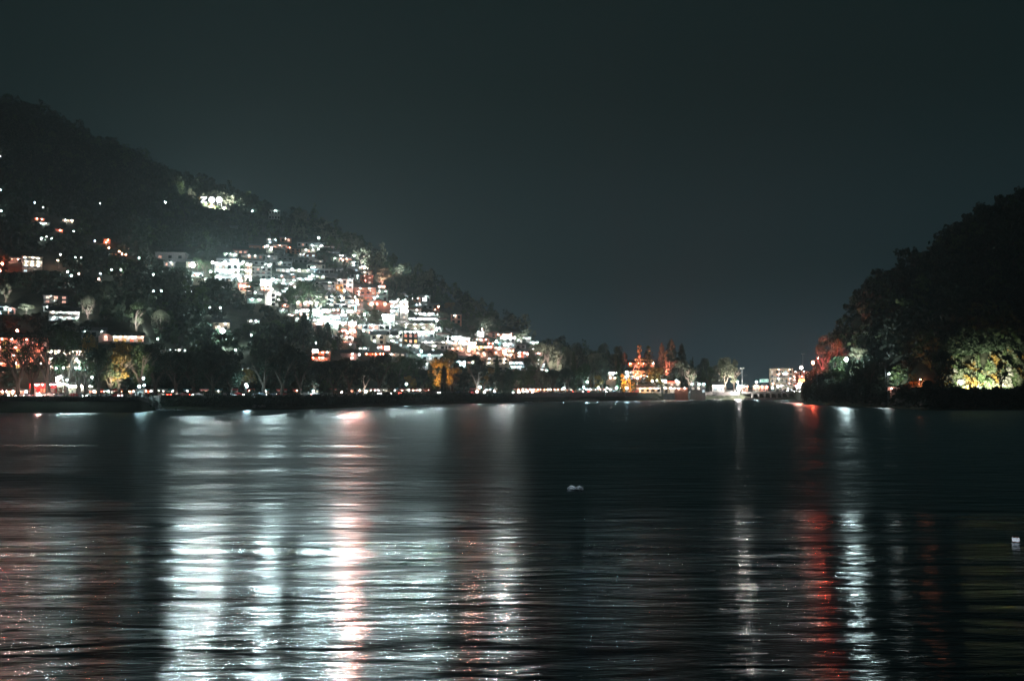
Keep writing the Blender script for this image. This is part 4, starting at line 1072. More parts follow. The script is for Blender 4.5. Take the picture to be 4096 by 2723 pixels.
# ================================================================== LAMPS (photograph positions of the bulbs)
L = lamp
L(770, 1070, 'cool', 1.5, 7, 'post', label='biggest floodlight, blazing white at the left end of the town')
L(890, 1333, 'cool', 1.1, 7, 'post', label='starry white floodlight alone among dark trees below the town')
L(1070, 987, 'cool', .55, 8, 'post', label='high white street light over the small pale cabin')
L(1275, 955, 'cool', .62, 9, 'post', label='high white street light at the upper right edge of town')
L(1417, 1025, 'cool', .62, 8, 'post', label='white floodlight in front of the pale grey tree')
L(661, 811, 'blue', .42, 6, 'post', grp='villas', label='single bluish lamp in the forest left of the hilltop letters')
L(1009, 846, 'blue', .34, 6, 'post', grp='villas', label='single bluish lamp on the ridge right of the hilltop letters')
L(1428, 1210, 'orng', .95, 6, 'post', label='strong orange floodlight beside the pink-lit tree')
L(1372, 1300, 'cool', .6, 6, 'post', label='round white globe lamp above the narrow tree')
L(2018, 1416, 'orng', .78, 6, 'post', label='round glowing orange ball lamp in the right flank of town')
L(1686, 1401, 'blue', .42, 6, 'arm', label='bluish lamp in front of the huge dark roof')
L(2019, 1376, 'cool', .42, 5, 'arm'); L(2032, 1377, 'cool', .42, 5, 'arm'); L(1985, 1363, 'cool', .45, 5, 'arm')
L(1843, 1368, 'cool', .34, 4, 'arm'); L(1822, 1350, 'cool', .42, 5, 'arm'); L(1836, 1350, 'cool', .42, 5, 'arm')
L(1500, 1190, 'cool', .3, 5, 'arm'); L(1598, 1221, 'cool', .34, 5, 'arm'); L(1748, 1280, 'cool', .34, 5, 'arm'); L(1748, 1316, 'cool', .38, 5, 'arm'); L(1680, 1335, 'cool', .36, 5, 'arm')
L(1090, 1155, 'neut', .5, 6, 'arm'); L(1092, 1122, 'cool', .7, 6, 'post'); L(962, 1127, 'cool', .65, 6, 'post'); L(1002, 1126, 'cool', .5, 5, 'post')
L(900, 1052, 'cool', .62, 6, 'post'); L(950, 1053, 'cool', .66, 6, 'post'); L(972, 1054, 'cool', .6, 6, 'post'); L(850, 1054, 'neut', .6, 6, 'post'); L(845, 1084, 'cool', .35, 5, 'arm'); L(915, 1071, 'cool', .5, 5, 'arm'); L(868, 1104, 'cool', .45, 5, 'arm'); L(955, 1098, 'cool', .5, 5, 'arm')
L(1170, 1074, 'cool', .55, 5, 'arm'); L(1252, 1100, 'cool', .42, 5, 'arm'); L(1248, 1071, 'blue', .32, 4, 'post'); L(1256, 1071, 'blue', .32, 4, 'post'); L(1077, 1065, 'cool', .48, 4, 'post')
L(1430, 1097, 'blue', .26, 4, 'arm'); L(1378, 1160, 'cool', .45, 5, 'arm'); L(1392, 1145, 'warm', .6, 6, 'post'); L(1410, 1209, 'neut', .55, 5, 'post'); L(1390, 1334, 'orng', .5, 5, 'post')
L(1880, 1392, 'warm', .72, 6, 'post'); L(1895, 1385, 'warm', .6, 6, 'post'); L(1560, 1312, 'cool', .34, 4, 'post'); L(1538, 1310, 'cool', .38, 4, 'post'); L(1547, 1310, 'cool', .38, 4, 'post'); L(1530, 1309, 'cool', .34, 4, 'post')
L(1458, 1262, 'cool', .6, 5, 'post'); L(1420, 1190, 'cool', .3, 4, 'post'); L(1735, 1398, 'cool', .2, 4, 'arm')
L(2110, 1413, 'cool', .2, 5, 'arm'); L(2155, 1440, 'blue', .3, 5, 'arm'); L(2206, 1448, 'blue', .26, 5, 'arm'); L(2186, 1480, 'blue', .34, 5, 'arm'); L(1788, 1491, 'blue', .26, 5, 'arm')
L(1842, 1455, 'blue', .36, 4, 'arm'); L(1466, 1449, 'blue', .25, 4, 'arm'); L(1485, 1448, 'cool', .2, 4, 'arm'); L(1515, 1388, 'blue', .26, 4, 'arm')
# left slope specks
for (x, y, k, r) in [(142, 810, 'blue', .22), (177, 830, 'neut', .16), (314, 797, 'cool', .12), (403, 813, 'cool', .2), (397, 790, 'cool', .12), (298, 924, 'cool', .2), (162, 625, 'cool', .16), (171, 640, 'cool', .16), (138, 630, 'warm', .14), (288, 685, 'warm', .16),
                     (3, 625, 'neut', .4), (5, 760, 'cool', .3), (8, 842, 'cool', .34), (383, 964, 'cool', .2), (560, 1031, 'blue', .28), (306, 1028, 'cool', .16), (329, 1030, 'neut', .14), (75, 945, 'cool', .14), (190, 948, 'neut', .12), (210, 955, 'cool', .14),
                     (275, 1085, 'blue', .3), (290, 1100, 'blue', .3), (320, 1093, 'warm', .3), (405, 1094, 'cool', .22), (400, 1115, 'warm', .3), (495, 1102, 'warm', .18), (450, 1078, 'cool', .22), (487, 1079, 'cool', .2), (236, 1040, 'warm', .3), (246, 1018, 'neut', .22),
                     (618, 1163, 'cool', .2), (648, 1163, 'cool', .2), (640, 1106, 'cool', .14), (617, 1096, 'cool', .2), (699, 1181, 'warm', .12), (843, 1228, 'cool', .18), (884, 1229, 'cool', .3), (4, 1249, 'blue', .34), (14, 1052, 'red', .5), (4, 1080, 'red', .45),
                     (75, 1318, 'red', .5), (635, 1353, 'cool', .26), (480, 1005, 'orng', .3), (492, 1015, 'orng', .3), (507, 1017, 'orng', .3), (440, 990, 'orng', .28), (531, 1060, 'cool', .18), (1160, 1258, 'cool', .14), (1232, 1271, 'blue', .24), (1265, 1370, 'cool', .18), (1008, 1338, 'cool', .2), (945, 1398, 'cool', .2)]:
    L(x, y, k, r, 4, 'arm', grp='villas')
# promenade lamps (bulb height, shore road)
def PL(px, py, k, r, off=14, h=None, grp='prom', style='post', label=None):
    a, _ = slopes(px, py)
    y0 = float(np.interp(px, U, Y0T)) + off
    L(px, py, k, r, 4, style, grp=grp, label=label, Y=y0)
for (x, y, k, r) in [(156, 1581, 'warm', .42), (35, 1582, 'neut', .2), (62, 1585, 'warm', .16), (96, 1583, 'warm', .16), (147, 1543, 'blue', .22), (268, 1542, 'cool', .28), (268, 1522, 'blue', .26), (303, 1475, 'blue', .26), (318, 1476, 'blue', .24), (315, 1450, 'cool', .26), (225, 1475, 'blue', .24), (253, 1473, 'cool', .24), (368, 1510, 'cool', .2),
                     (574, 1516, 'blue', .30), (557, 1549, 'blue', .34), (577, 1544, 'blue', .26), (985, 1543, 'blue', .42), (987, 1549, 'blue', .4), (1463, 1570, 'neut', .42), (1253, 1567, 'cool', .3), (1367, 1570, 'warm', .25), (1625, 1540, 'blue', .4),
                     (1908, 1569, 'warm', .46), (1919, 1551, 'blue', .44), (1978, 1570, 'blue', .36), (1938, 1570, 'neut', .3), (2053, 1570, 'cool', .34), (2075, 1570, 'warm', .34), (2092, 1568, 'neut', .34), (2108, 1568, 'neut', .34), (2130, 1570, 'warm', .34),
                     (2349, 1530, 'blue', .5), (2393, 1554, 'blue', .5), (2428, 1554, 'blue', .48), (2466, 1554, 'blue', .5), (2506, 1554, 'blue', .46), (2550, 1514, 'blue', .4), (2511, 1505, 'blue', .36), (2609, 1526, 'cool', .3), (2628, 1522, 'cool', .3), (2652, 1525, 'cool', .42), (2661, 1524, 'cool', .4), (2705, 1524, 'cool', .4), (2671, 1547, 'cool', .5), (2684, 1540, 'cool', .36), (2736, 1554, 'cool', .5), (2786, 1548, 'blue', .4), (2254, 1555, 'blue', .34), (2335, 1552, 'blue', .36)]:
    PL(x, y, k, r, off=13 if x < 2600 else 8)
for (x, y, k, r) in [(2950, 1530, 'neut', .6), (2953, 1545, 'cool', .62), (2963, 1552, 'neut', .6), (2937, 1535, 'blue', .3), (3026, 1531, 'cool', .6), (3090, 1554, 'blue', .4), (3152, 1558, 'neut', .42), (3136, 1496, 'blue', .34), (3147, 1496, 'blue', .34), (3185, 1546, 'neut', .42), (3112, 1548, 'cool', .4), (3125, 1545, 'neut', .45)]:
    L(x, y, k, r, 4, 'post', grp='bridge', Y=660)
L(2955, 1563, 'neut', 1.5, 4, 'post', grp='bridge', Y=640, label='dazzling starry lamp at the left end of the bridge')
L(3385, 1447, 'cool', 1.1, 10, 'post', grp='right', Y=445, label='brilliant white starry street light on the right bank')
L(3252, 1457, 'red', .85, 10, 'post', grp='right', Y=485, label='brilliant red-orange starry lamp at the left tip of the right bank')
L(3205, 1477, 'warm', .9, 8, 'post', grp='right', Y=500, label='rosy round lamp left of the red-orange starry lamp')
L(3676, 1515, 'orng', .22, 5, 'arm', grp='right', Y=382, label='small orange lamp among the red-lit bushes')
L(3551, 1491, 'cool', .30, 9, 'arm', grp='right', Y=392, label='small cold lamp on a tall post on the right bank')
L(3967, 963, 'cool', .16, 4, 'arm', grp='right', label='lone white speck of light high on the dark right hill')
L(3273, 1436, 'orng', .40, 5, 'post', grp='right', Y=508, label='orange lamp on the roof side of the floodlit tower house')

# floodlights shining up into the bank and the trees on short posts, some of them added fill lights
def flood(px, py, Y, target, power, col, ang=70, label='', name='floodlight', size=.3, grp='floodlights on the right bank'):
    p = at(px, py, Y)
    g = hz(p.x, p.y)
    t = thing(name, label, 'floodlight', (p.x, p.y, g), group=grp)
    hh = max(0.4, p.z - g)
    b = MB(); b.bar((0, 0, -.4), (0, 0, hh), .07, .06, M['metal'], 6); link('post', b.mesh('post'), t)
    d = bpy.data.lights.new('flood_beam', 'SPOT'); d.energy = power; d.color = col; d.spot_size = math.radians(ang); d.spot_blend = .8; d.shadow_soft_size = size
    o = link('flood_beam', d, t)
    dirv = (Vector(target) - Vector((p.x, p.y, g + hh))).normalized()
    o.rotation_euler = dirv.to_track_quat('-Z', 'Y').to_euler()
    o.location = Vector((0, 0, hh)) + dirv * .35
    b = MB(); q = dirv
    b.bar(Vector((0, 0, hh)) - q * .25, Vector((0, 0, hh)) + q * .12, .22, .30, M['darkmetal'], 8); link('housing', b.mesh('housing'), t)
    return t

# added spots that strengthen the lamps' reflections on the lake
def lake_beam(px, py, Y, power, col, size=.5, ang=36, tx=None):
    """spot inside the nearest street lamp's head, aimed out over the water"""
    best = min(LAMPS, key=lambda t: (t[0] - px) ** 2 + (0 if Y is None else 0) + ((1547 - (t[1].location.z - CAM_Z) / t[1].location.y * 3986 - py) * .2) ** 2)
    root = best[1]; b = [c for c in root.children if c.name.startswith('bulb')][0]
    d = bpy.data.lights.new('flood_beam', 'SPOT'); d.energy = power; d.color = col; d.spot_size = math.radians(ang); d.spot_blend = .6; d.shadow_soft_size = size
    o = link('flood_beam', d, root)
    wp = Vector(root.location) + Vector(b.location)
    v = (Vector((wp.x * .35, 110, 0)) - wp).normalized()
    o.rotation_euler = v.to_track_quat('-Z', 'Y').to_euler()
    o.location = Vector(b.location) + v * (b.scale.x + .3)
KB = 0.13
for (x, y, pw, col) in [(770, 1070, 7e5, COOL), (845, 1084, 3e5, COOL), (868, 1104, 4e5, COOL), (955, 1098, 3e5, COOL), (915, 1071, 3e5, COOL), (890, 1333, 2e5, COOL), (850, 1054, 5e5, NEUT), (900, 1052, 6e5, COOL), (950, 1053, 6e5, COOL), (972, 1054, 4e5, COOL), (1092, 1122, 9e5, COOL), (1070, 987, 1.5e5, COOL), (1275, 955, 2e5, COOL), (1252, 1100, 3e5, COOL),
                      (1378, 1160, 5e5, COOL), (1392, 1145, 5e5, WARM), (1428, 1210, 8e5, (1, .22, .12)), (1410, 1209, 5e5, (1, .6, .5)), (1458, 1262, 3e5, COOL), (1547, 1310, 5e5, COOL), (1538, 1310, 4e5, COOL), (1598, 1221, 4e5, COOL), (1500, 1190, 3e5, COOL), (1530, 1309, 3e5, COOL), (1560, 1312, 3e5, COOL), (1748, 1280, 2e5, COOL), (1372, 1300, 4e5, COOL), (1680, 1335, 4e5, COOL), (1748, 1316, 2e5, COOL), (1417, 1025, 2e5, COOL),
                      (1880, 1392, 1.0e5, (1, .30, .15)), (2018, 1416, 2.0e5, (1, .8, .7)), (1985, 1363, 2.5e5, COOL), (2032, 1377, 2e5, COOL), (2060, 1570, 1e5, COOL), (156, 1581, 1.2e5, (1, .6, .5)), (96, 1583, 1.2e5, (1, .6, .5)), (2955, 1563, 0.4e5, (1, .85, .75)), (3385, 1447, 1.1e5, COOL), (3252, 1457, .28e5, (1, .10, .05))]:
    lake_beam(x, y, None, pw * KB, col)

def Yshore(px, off):
    return float(np.interp(px, U, Y0T)) + off
# ================================================================== TREES
def shore(k, px, top, w, m='leaf_dark', off=16, base=1578, grp='lakeside'):
    return tree(k, px, base, top, w, m, grp, Y=Yshore(px, off))
SHORE = [('broad', 18, 1462, 95, 'leaf_dark', 18), ('sparse', 70, 1335, 150, 'leaf', 20), ('sparse', 195, 1292, 190, 'leaf_dark', 20), ('sparse', 262, 1310, 150, 'leaf', 18), ('sparse', 318, 1300, 130, 'leaf_dark', 24),
         ('sparse', 132, 1340, 120, 'leaf_dark', 26), ('willow', 352, 1330, 90, 'leaf_gold', 30), ('broad', 395, 1385, 120, 'leaf_dark', 18), ('sparse', 340, 1430, 90, 'leaf', 14), ('broad', 478, 1356, 150, 'leaf_gold', 24), ('broad', 440, 1430, 90, 'leaf', 20), ('round', 510, 1508, 84, 'leaf_dark', 10),
         ('broad', 560, 1370, 130, 'leaf', 30), ('broad', 625, 1372, 160, 'leaf_dark', 16), ('broad', 700, 1392, 150, 'leaf_dark', 16), ('broad', 770, 1402, 160, 'leaf_dark', 18), ('broad', 850, 1400, 170, 'leaf_dark', 16), ('broad', 925, 1452, 120, 'leaf_dark', 16),
         ('willow', 985, 1470, 90, 'leaf_gold', 22), ('broad', 1050, 1385, 150, 'leaf_dark', 18), ('broad', 1125, 1372, 160, 'leaf_dark', 16), ('broad', 1195, 1400, 150, 'leaf_dark', 16), ('broad', 1262, 1440, 130, 'leaf_dark', 16), ('broad', 1330, 1440, 130, 'leaf_dark', 16),
         ('broad', 1395, 1425, 130, 'leaf_dark', 18), ('broad', 1458, 1440, 120, 'leaf_dark', 16), ('broad', 1520, 1415, 120, 'leaf_dark', 24), ('broad', 1575, 1490, 66, 'leaf_dark', 10), ('broad', 1600, 1420, 120, 'leaf', 30), ('broad', 1660, 1430, 110, 'leaf', 26), ('broad', 1640, 1500, 70, 'leaf_gold', 22),
         ('conifer', 1722, 1455, 60, 'leaf_dark', 16), ('broad', 1688, 1478, 60, 'leaf_dark', 12), ('broad', 1762, 1430, 110, 'leaf_gold', 30), ('broad', 1800, 1402, 115, 'leaf_dark', 26), ('slim', 1775, 1462, 46, 'leaf_dark', 12), ('broad', 1812, 1470, 80, 'leaf_gold', 20), ('broad', 1858, 1480, 90, 'leaf_dark', 14),
         ('broad', 1905, 1412, 130, 'leaf_dark', 18), ('broad', 1938, 1470, 110, 'leaf_gold', 22), ('slim', 1988, 1424, 36, 'leaf', 28), ('broad', 1980, 1490, 80, 'leaf_dark', 14), ('slim', 2040, 1476, 66, 'leaf_dark', 12), ('broad', 2065, 1480, 60, 'leaf', 20), ('broad', 2120, 1455, 90, 'leaf', 26), ('round', 2106, 1428, 54, 'leaf_dark', 34), ('willow', 2165, 1478, 90, 'leaf_pale', 18),
         ('willow', 2210, 1476, 100, 'leaf_dark', 12), ('willow', 2262, 1470, 100, 'leaf_dark', 12), ('broad', 2215, 1372, 120, 'leaf_pale', 44), ('broad', 2150, 1368, 90, 'leaf_pale', 54), ('broad', 2272, 1385, 90, 'leaf_pale', 40)]
for (k, x, top, w, m, off) in SHORE: shore(k, x, top, w, m, off)
HALL = [('broad', 2300, 1370, 66, 'leaf_dark', 70), ('slim', 2296, 1406, 34, 'leaf', 14), ('broad', 2335, 1450, 62, 'leaf', 16), ('round', 2362, 1398, 60, 'leaf_dark', 60), ('broad', 2378, 1410, 70, 'leaf_pale', 36), ('round', 2415, 1379, 60, 'leaf_dark', 74), ('broad', 2408, 1430, 72, 'leaf_pale', 24), ('broad', 2392, 1500, 50, 'leaf_gold', 14), ('round', 2474, 1384, 62, 'leaf_dark', 74),
        ('slim', 2474, 1435, 30, 'leaf', 16), ('conifer', 2558, 1367, 84, 'leaf', 42), ('conifer', 2594, 1372, 90, 'leaf', 46), ('conifer', 2534, 1450, 24, 'leaf', 40), ('bush', 2500, 1492, 40, 'leaf_gold', 28), ('bush', 2528, 1500, 32, 'leaf_gold', 26), ('round', 2538, 1534, 28, 'leaf_dark', 10),
        ('slim', 2648, 1372, 56, 'leaf_dark', 60), ('slim', 2686, 1357, 84, 'leaf_dark', 60), ('slim', 2728, 1375, 66, 'leaf_dark', 60), ('conifer', 2664, 1396, 70, 'leaf', 50), ('broad', 2622, 1468, 78, 'leaf_gold', 12), ('slim', 2620, 1455, 40, 'leaf_dark', 24), ('broad', 2692, 1442, 80, 'leaf_pale', 34), ('broad', 2735, 1440, 60, 'leaf_pale', 44), ('broad', 2757, 1452, 74, 'leaf_pale', 18),
        ('conifer', 2772, 1421, 22, 'leaf_dark', 60), ('broad', 2818, 1430, 46, 'leaf_dark', 60), ('broad', 2834, 1464, 60, 'leaf', 30), ('round', 2430, 1538, 30, 'leaf_dark', 9), ('broad', 2846, 1500, 40, 'leaf_gold', 34)]
for (k, x, top, w, m, off) in HALL: shore(k, x, top, w, m, off, base=1572, grp='hall')
shore('broad', 2902, 1428, 66, 'leaf_pale', 10, grp='bridge'); shore('broad', 2938, 1432, 50, 'leaf_pale', 14, grp='bridge'); shore('broad', 2875, 1460, 50, 'leaf_pale', 18, grp='bridge')
TOWN = [('broad', 870, 1238, 1110, 180, 'leaf_dark'), ('broad', 850, 1172, 1090, 44, 'leaf'), ('broad', 820, 1112, 1040, 60, 'leaf'), ('broad', 790, 1092, 1030, 46, 'leaf'), ('broad', 1012, 1182, 1120, 80, 'leaf'), ('broad', 940, 1120, 1060, 26, 'leaf'), ('broad', 972, 1124, 1060, 24, 'leaf'), ('broad', 1120, 1175, 1128, 54, 'leaf_pale'), ('broad', 1162, 1250, 1140, 74, 'leaf'), ('broad', 1210, 1240, 1120, 90, 'leaf'), ('broad', 1258, 1240, 1115, 86, 'leaf_dark'), ('broad', 1280, 1246, 1170, 70, 'leaf_pale'), ('broad', 1120, 1240, 1180, 36, 'leaf'),
        ('broad', 1340, 1228, 1172, 44, 'leaf'), ('slim', 1241, 1298, 1214, 26, 'leaf_dark'), ('slim', 1310, 1382, 1286, 62, 'leaf_dark'), ('slim', 1276, 1400, 1300, 70, 'leaf_dark'), ('slim', 1215, 1392, 1250, 90, 'leaf_dark'), ('broad', 1240, 1392, 1330, 70, 'leaf_pale'), ('conifer', 1358, 1400, 1296, 46, 'leaf_dark'), ('conifer', 1445, 1392, 1317, 58, 'leaf_dark'), ('round', 1432, 1400, 1350, 50, 'leaf_dark'),
        ('conifer', 1500, 1298, 1208, 62, 'leaf'), ('broad', 1462, 1296, 1238, 60, 'leaf_dark'), ('broad', 1478, 1300, 1260, 44, 'leaf_pale'), ('broad', 1415, 1296, 1252, 56, 'leaf_pale'), ('broad', 1520, 1312, 1262, 36, 'leaf_pale'), ('broad', 1300, 1062, 990, 96, 'leaf_dark'), ('broad', 1325, 1082, 1040, 60, 'leaf'), ('conifer', 1378, 1110, 1038, 48, 'leaf_dark'), ('broad', 1385, 1118, 1075, 60, 'leaf_dark'),
        ('broad', 1446, 1072, 990, 76, 'leaf_pale'), ('broad', 1322, 1004, 945, 50, 'leaf'), ('broad', 1352, 1010, 950, 50, 'leaf'), ('broad', 1478, 1095, 1050, 44, 'leaf_pale'), ('broad', 1528, 1150, 1068, 80, 'leaf_pale'), ('broad', 1520, 1140, 1096, 60, 'leaf_dark'), ('round', 1580, 1190, 1104, 56, 'leaf_dark'), ('broad', 1598, 1120, 1052, 60, 'leaf_pale'), ('conifer', 1502, 1204, 1172, 30, 'leaf_dark'), ('broad', 1446, 1212, 1186, 34, 'leaf_pale'),
        ('round', 1640, 1235, 1168, 60, 'leaf_dark'), ('broad', 1600, 1210, 1165, 40, 'leaf_pale'), ('broad', 1670, 1190, 1152, 44, 'leaf_pale'), ('broad', 1772, 1290, 1246, 50, 'leaf_pale'), ('broad', 1782, 1334, 1278, 62, 'leaf'), ('broad', 1815, 1340, 1292, 56, 'leaf_dark'), ('round', 1882, 1344, 1270, 88, 'leaf_dark'), ('broad', 1940, 1350, 1268, 90, 'leaf_pale'), ('broad', 1990, 1350, 1276, 80, 'leaf_dark'), ('broad', 2085, 1372, 1322, 90, 'leaf_pale'), ('broad', 1800, 1250, 1208, 50, 'leaf_gold'),
        ('broad', 1660, 1396, 1372, 20, 'leaf_dark'), ('broad', 1552, 1408, 1376, 44, 'leaf_dark'), ('broad', 1770, 1400, 1368, 26, 'leaf')]
for (k, x, b_, t_, w, m) in TOWN: tree(k, x, b_, t_, w, m, 'town')
LEFT = [('broad', 22, 1212, 1132, 46, 'leaf_pale'), ('broad', 106, 1256, 1214, 60, 'leaf_pale'), ('willow', 352, 1282, 1180, 72, 'leaf_pale'), ('broad', 310, 1240, 1175, 50, 'leaf'), ('willow', 415, 1290, 1240, 50, 'leaf'), ('broad', 545, 1325, 1210, 90, 'leaf'), ('willow', 640, 1350, 1236, 90, 'leaf_pale'), ('willow', 548, 1322, 1268, 60, 'leaf_pale'), ('broad', 20, 1345, 1256, 80, 'leaf_dark'), ('broad', 12, 1080, 1000, 70, 'leaf'), ('broad', 80, 1285, 1255, 50, 'leaf'), ('broad', 700, 1400, 1310, 60, 'leaf'), ('broad', 800, 1310, 1240, 60, 'leaf_dark'), ('broad', 500, 1100, 1040, 50, 'leaf_dark'), ('broad', 240, 1020, 975, 40, 'leaf'), ('slim', 430, 1010, 972, 20, 'leaf'), ('slim', 485, 1020, 985, 26, 'leaf')]
for (k, x, b_, t_, w, m) in LEFT: tree(k, x, b_, t_, w, m, 'left')
for (x, b_, t_, w, m) in [(760, 790, 752, 16, 'leaf_pale'), (775, 802, 766, 22, 'leaf_pale'), (795, 806, 782, 16, 'leaf_gold'), (815, 800, 774, 30, 'leaf_pale'), (838, 800, 768, 30, 'leaf_pale'), (862, 800, 761, 36, 'leaf_pale'), (885, 806, 768, 34, 'leaf_pale'), (905, 826, 774, 40, 'leaf_pale'), (922, 828, 780, 34, 'leaf_pale'), (845, 832, 815, 30, 'leaf_gold'), (868, 846, 826, 26, 'leaf'), (820, 822, 808, 26, 'leaf'), (890, 850, 830, 30, 'leaf_pale'), (882, 872, 850, 18, 'leaf_pale')]:
    tree('bush' if b_ - t_ < 25 else 'broad', x, b_, t_, w, m, 'zoo', Y=ZY + (10 if t_ < 800 else -6) )
RIGHT = [('broad', 3322, 1472, 1340, 104, 'leaf_pale', 55), ('broad', 3292, 1490, 1392, 60, 'leaf_dark', 40), ('bush', 3330, 1520, 1462, 80, 'leaf', 34), ('bush', 3285, 1520, 1478, 60, 'leaf_dark', 28), ('willow', 3350, 1465, 1352, 60, 'leaf_gold', 58), ('broad', 3440, 1520, 1388, 80, 'leaf_pale', 48), ('broad', 3345, 1505, 1424, 60, 'leaf_dark', 34), ('broad', 3372, 1500, 1330, 60, 'leaf', 70), ('broad', 3360, 1560, 1480, 70, 'leaf', 16), ('bush', 3590, 1540, 1480, 34, 'leaf', 30), ('bush', 3652, 1540, 1492, 30, 'leaf', 34), ('bush', 3655, 1560, 1520, 60, 'leaf_gold', 30),
         ('broad', 3770, 1560, 1400, 90, 'leaf_dark', 16), ('bush', 3620, 1570, 1530, 70, 'leaf_dark', 12), ('bush', 3700, 1578, 1540, 70, 'leaf_dark', 10), ('bush', 3560, 1590, 1546, 60, 'leaf_dark', 8), ('broad', 3480, 1570, 1440, 70, 'leaf_dark', 22), ('broad', 4010, 1570, 1440, 40, 'leaf_dark', 18)]
for (k, x, b_, t_, w, m, off) in RIGHT: tree(k, x, b_, t_, w, m, 'right', Y=Yshore(x, off))

# ================================================================== FLOODLIGHTS
for i, (x, pw) in enumerate([(3812, 90000), (3862, 240000), (3915, 140000), (3968, 270000), (4022, 100000)]):
    Y = Yshore(x, 13)
    flood(x, 1550, Y, hit(x + 5, 1512, Y + 6), pw, (1.0, 1.0, 0.68), 30, '%s ground floodlight from the left under the green lit bank' % ordinal(i))
Y = Yshore(3300, 30)
flood(3410, 1500, Yshore(3410, 30), at(3440, 1440, Yshore(3440, 46)), 60000, (1.0, .95, .82), 70, 'pale floodlight under the cream lit tree by the starry lamp')  # added fill light that brightens the cream tree
flood(3268, 1484, Y, at(3320, 1400, Y + 22), 80000, (1.0, .20, .20), 80, 'red floodlight under the reddened willow')
flood(3655, 1535, Yshore(3655, 20), hit(3690, 1530, Yshore(3655, 26)), 9000, (1.0, .22, .08), 110, 'dim red floodlight among the bushes by the orange lamp')
flood(3590, 1530, Yshore(3590, 18), at(3590, 1500, Yshore(3590, 30)), 16000, (.9, 1.0, .8), 60, 'small white floodlight under the pale bush')
Y = Yshore(2560, 30)
flood(2545, 1530, Y, at(2575, 1415, Y + 16), 900000, (1.0, .19, .13), 75, 'red floodlight under the lakeside hall pines', grp='floodlights round the hall')
flood(2515, 1535, Yshore(2515, 16), at(2515, 1512, Yshore(2515, 30)), 50000, (1.0, .42, .08), 120, 'orange floodlight under the golden bushes', grp='floodlights round the hall')
flood(2650, 1520, Yshore(2650, 34), at(2665, 1400, Yshore(2650, 52)), 260000, (1.0, .20, .15), 60, 'red floodlight under the tallest dark cypresses', grp='floodlights round the hall')
flood(2757, 1560, Yshore(2757, 8), at(2757, 1480, Yshore(2757, 18)), 45000, (1.0, .86, .78), 80, 'soft white floodlight under the pale grey tree', grp='floodlights round the hall')
flood(2915, 1562, Yshore(2915, 4), at(2915, 1470, Yshore(2915, 14)), 60000, (1.0, .9, .75), 90, 'soft white floodlight under the trees by the bridge', grp='floodlights round the hall')
flood(845, 832, ZY - 12, at(850, 795, ZY + 8), 320000, (1.0, 1.0, .92), 120, 'white floodlight below the hilltop letters', grp='floodlights on the ridge')
flood(900, 835, ZY - 10, at(905, 800, ZY + 8), 300000, (1.0, 1.0, .92), 110, 'white floodlight right of the hilltop letters', grp='floodlights on the ridge')
flood(780, 815, ZY - 10, at(782, 780, ZY + 8), 90000, (1.0, 1.0, .92), 90, 'white floodlight left of the hilltop letters', grp='floodlights on the ridge')
flood(1760, 1555, Yshore(1760, 16), at(1760, 1470, Yshore(1760, 30)), 50000, (1.0, .55, .18), 80, 'amber floodlight under the golden promenade trees', grp='floodlights on the promenade')
flood(478, 1560, Yshore(478, 14), at(478, 1450, Yshore(478, 24)), 30000, (1.0, .85, .6), 85, 'soft floodlight under the tall golden tree', grp='floodlights on the promenade')
flood(2200, 1480, Yshore(2200, 30), at(2205, 1420, Yshore(2200, 44)), 40000, (1.0, .85, .78), 100, 'soft floodlight under the pale trees right of town', grp='floodlights on the promenade')

for i, (px, base, top, pw, col, off, lab) in enumerate([  # added fill lights that brighten the pale trees
        (352, 1282, 1215, 30000, (1, .95, .95), 9, 'soft lamp under the pale drooping tree right of the guest house'), (600, 1345, 1270, 34000, (.9, .95, .9), 10, 'soft lamp under the grey trees right of the barn house'), (548, 1322, 1260, 26000, (.9, .95, .9), 9, 'soft lamp under the pale willow above the barn house'),
        (22, 1212, 1160, 16000, (1, .97, .9), 8, 'soft lamp under the pale tree at the left edge'), (106, 1256, 1228, 16000, (.95, 1, .97), 7, 'soft lamp under the pale trees left of the bungalow'),
        (1446, 1072, 1020, 60000, (.95, 1, 1), 10, 'white lamp under the pale grey tree high in the town'), (1528, 1150, 1105, 60000, (1, .55, .45), 10, 'rosy lamp under the pinkish trees at the upper right of town'), (1280, 1246, 1200, 40000, (.85, 1, .85), 9, 'greenish lamp under the trees left of the zigzag hotel'),
        (1598, 1120, 1080, 50000, (.9, 1, 1), 10, 'white lamp under the pale tree on the ridge right of town'), (1940, 1350, 1300, 30000, (.9, 1, 1), 10, 'white lamp under the grey trees over the right flank'), (2085, 1372, 1340, 36000, (.9, 1, 1), 10, 'white lamp under the grey trees at the right end of town'), (1446, 1212, 1196, 20000, (1, .35, .25), 6, 'pink lamp under the pink lit tree in the town centre'),
        (2150, 1470, 1410, 40000, (1, .8, .75), 12, 'soft lamp under the big pale trees by the shore right of town'), (1772, 1290, 1262, 22000, (1, .8, .7), 7, 'soft lamp under the pale tree beside the orange hut'), (2270, 1490, 1420, 26000, (1, .75, .7), 10, 'soft rosy lamp under the pale tree left of the dark round trees')]):
    b_ = hit(px, base); Yf = b_.y - off
    flood(px, base + 4, Yf, at(px, top, b_.y), pw, col, 74, lab, grp='small tree lamps', size=.2)
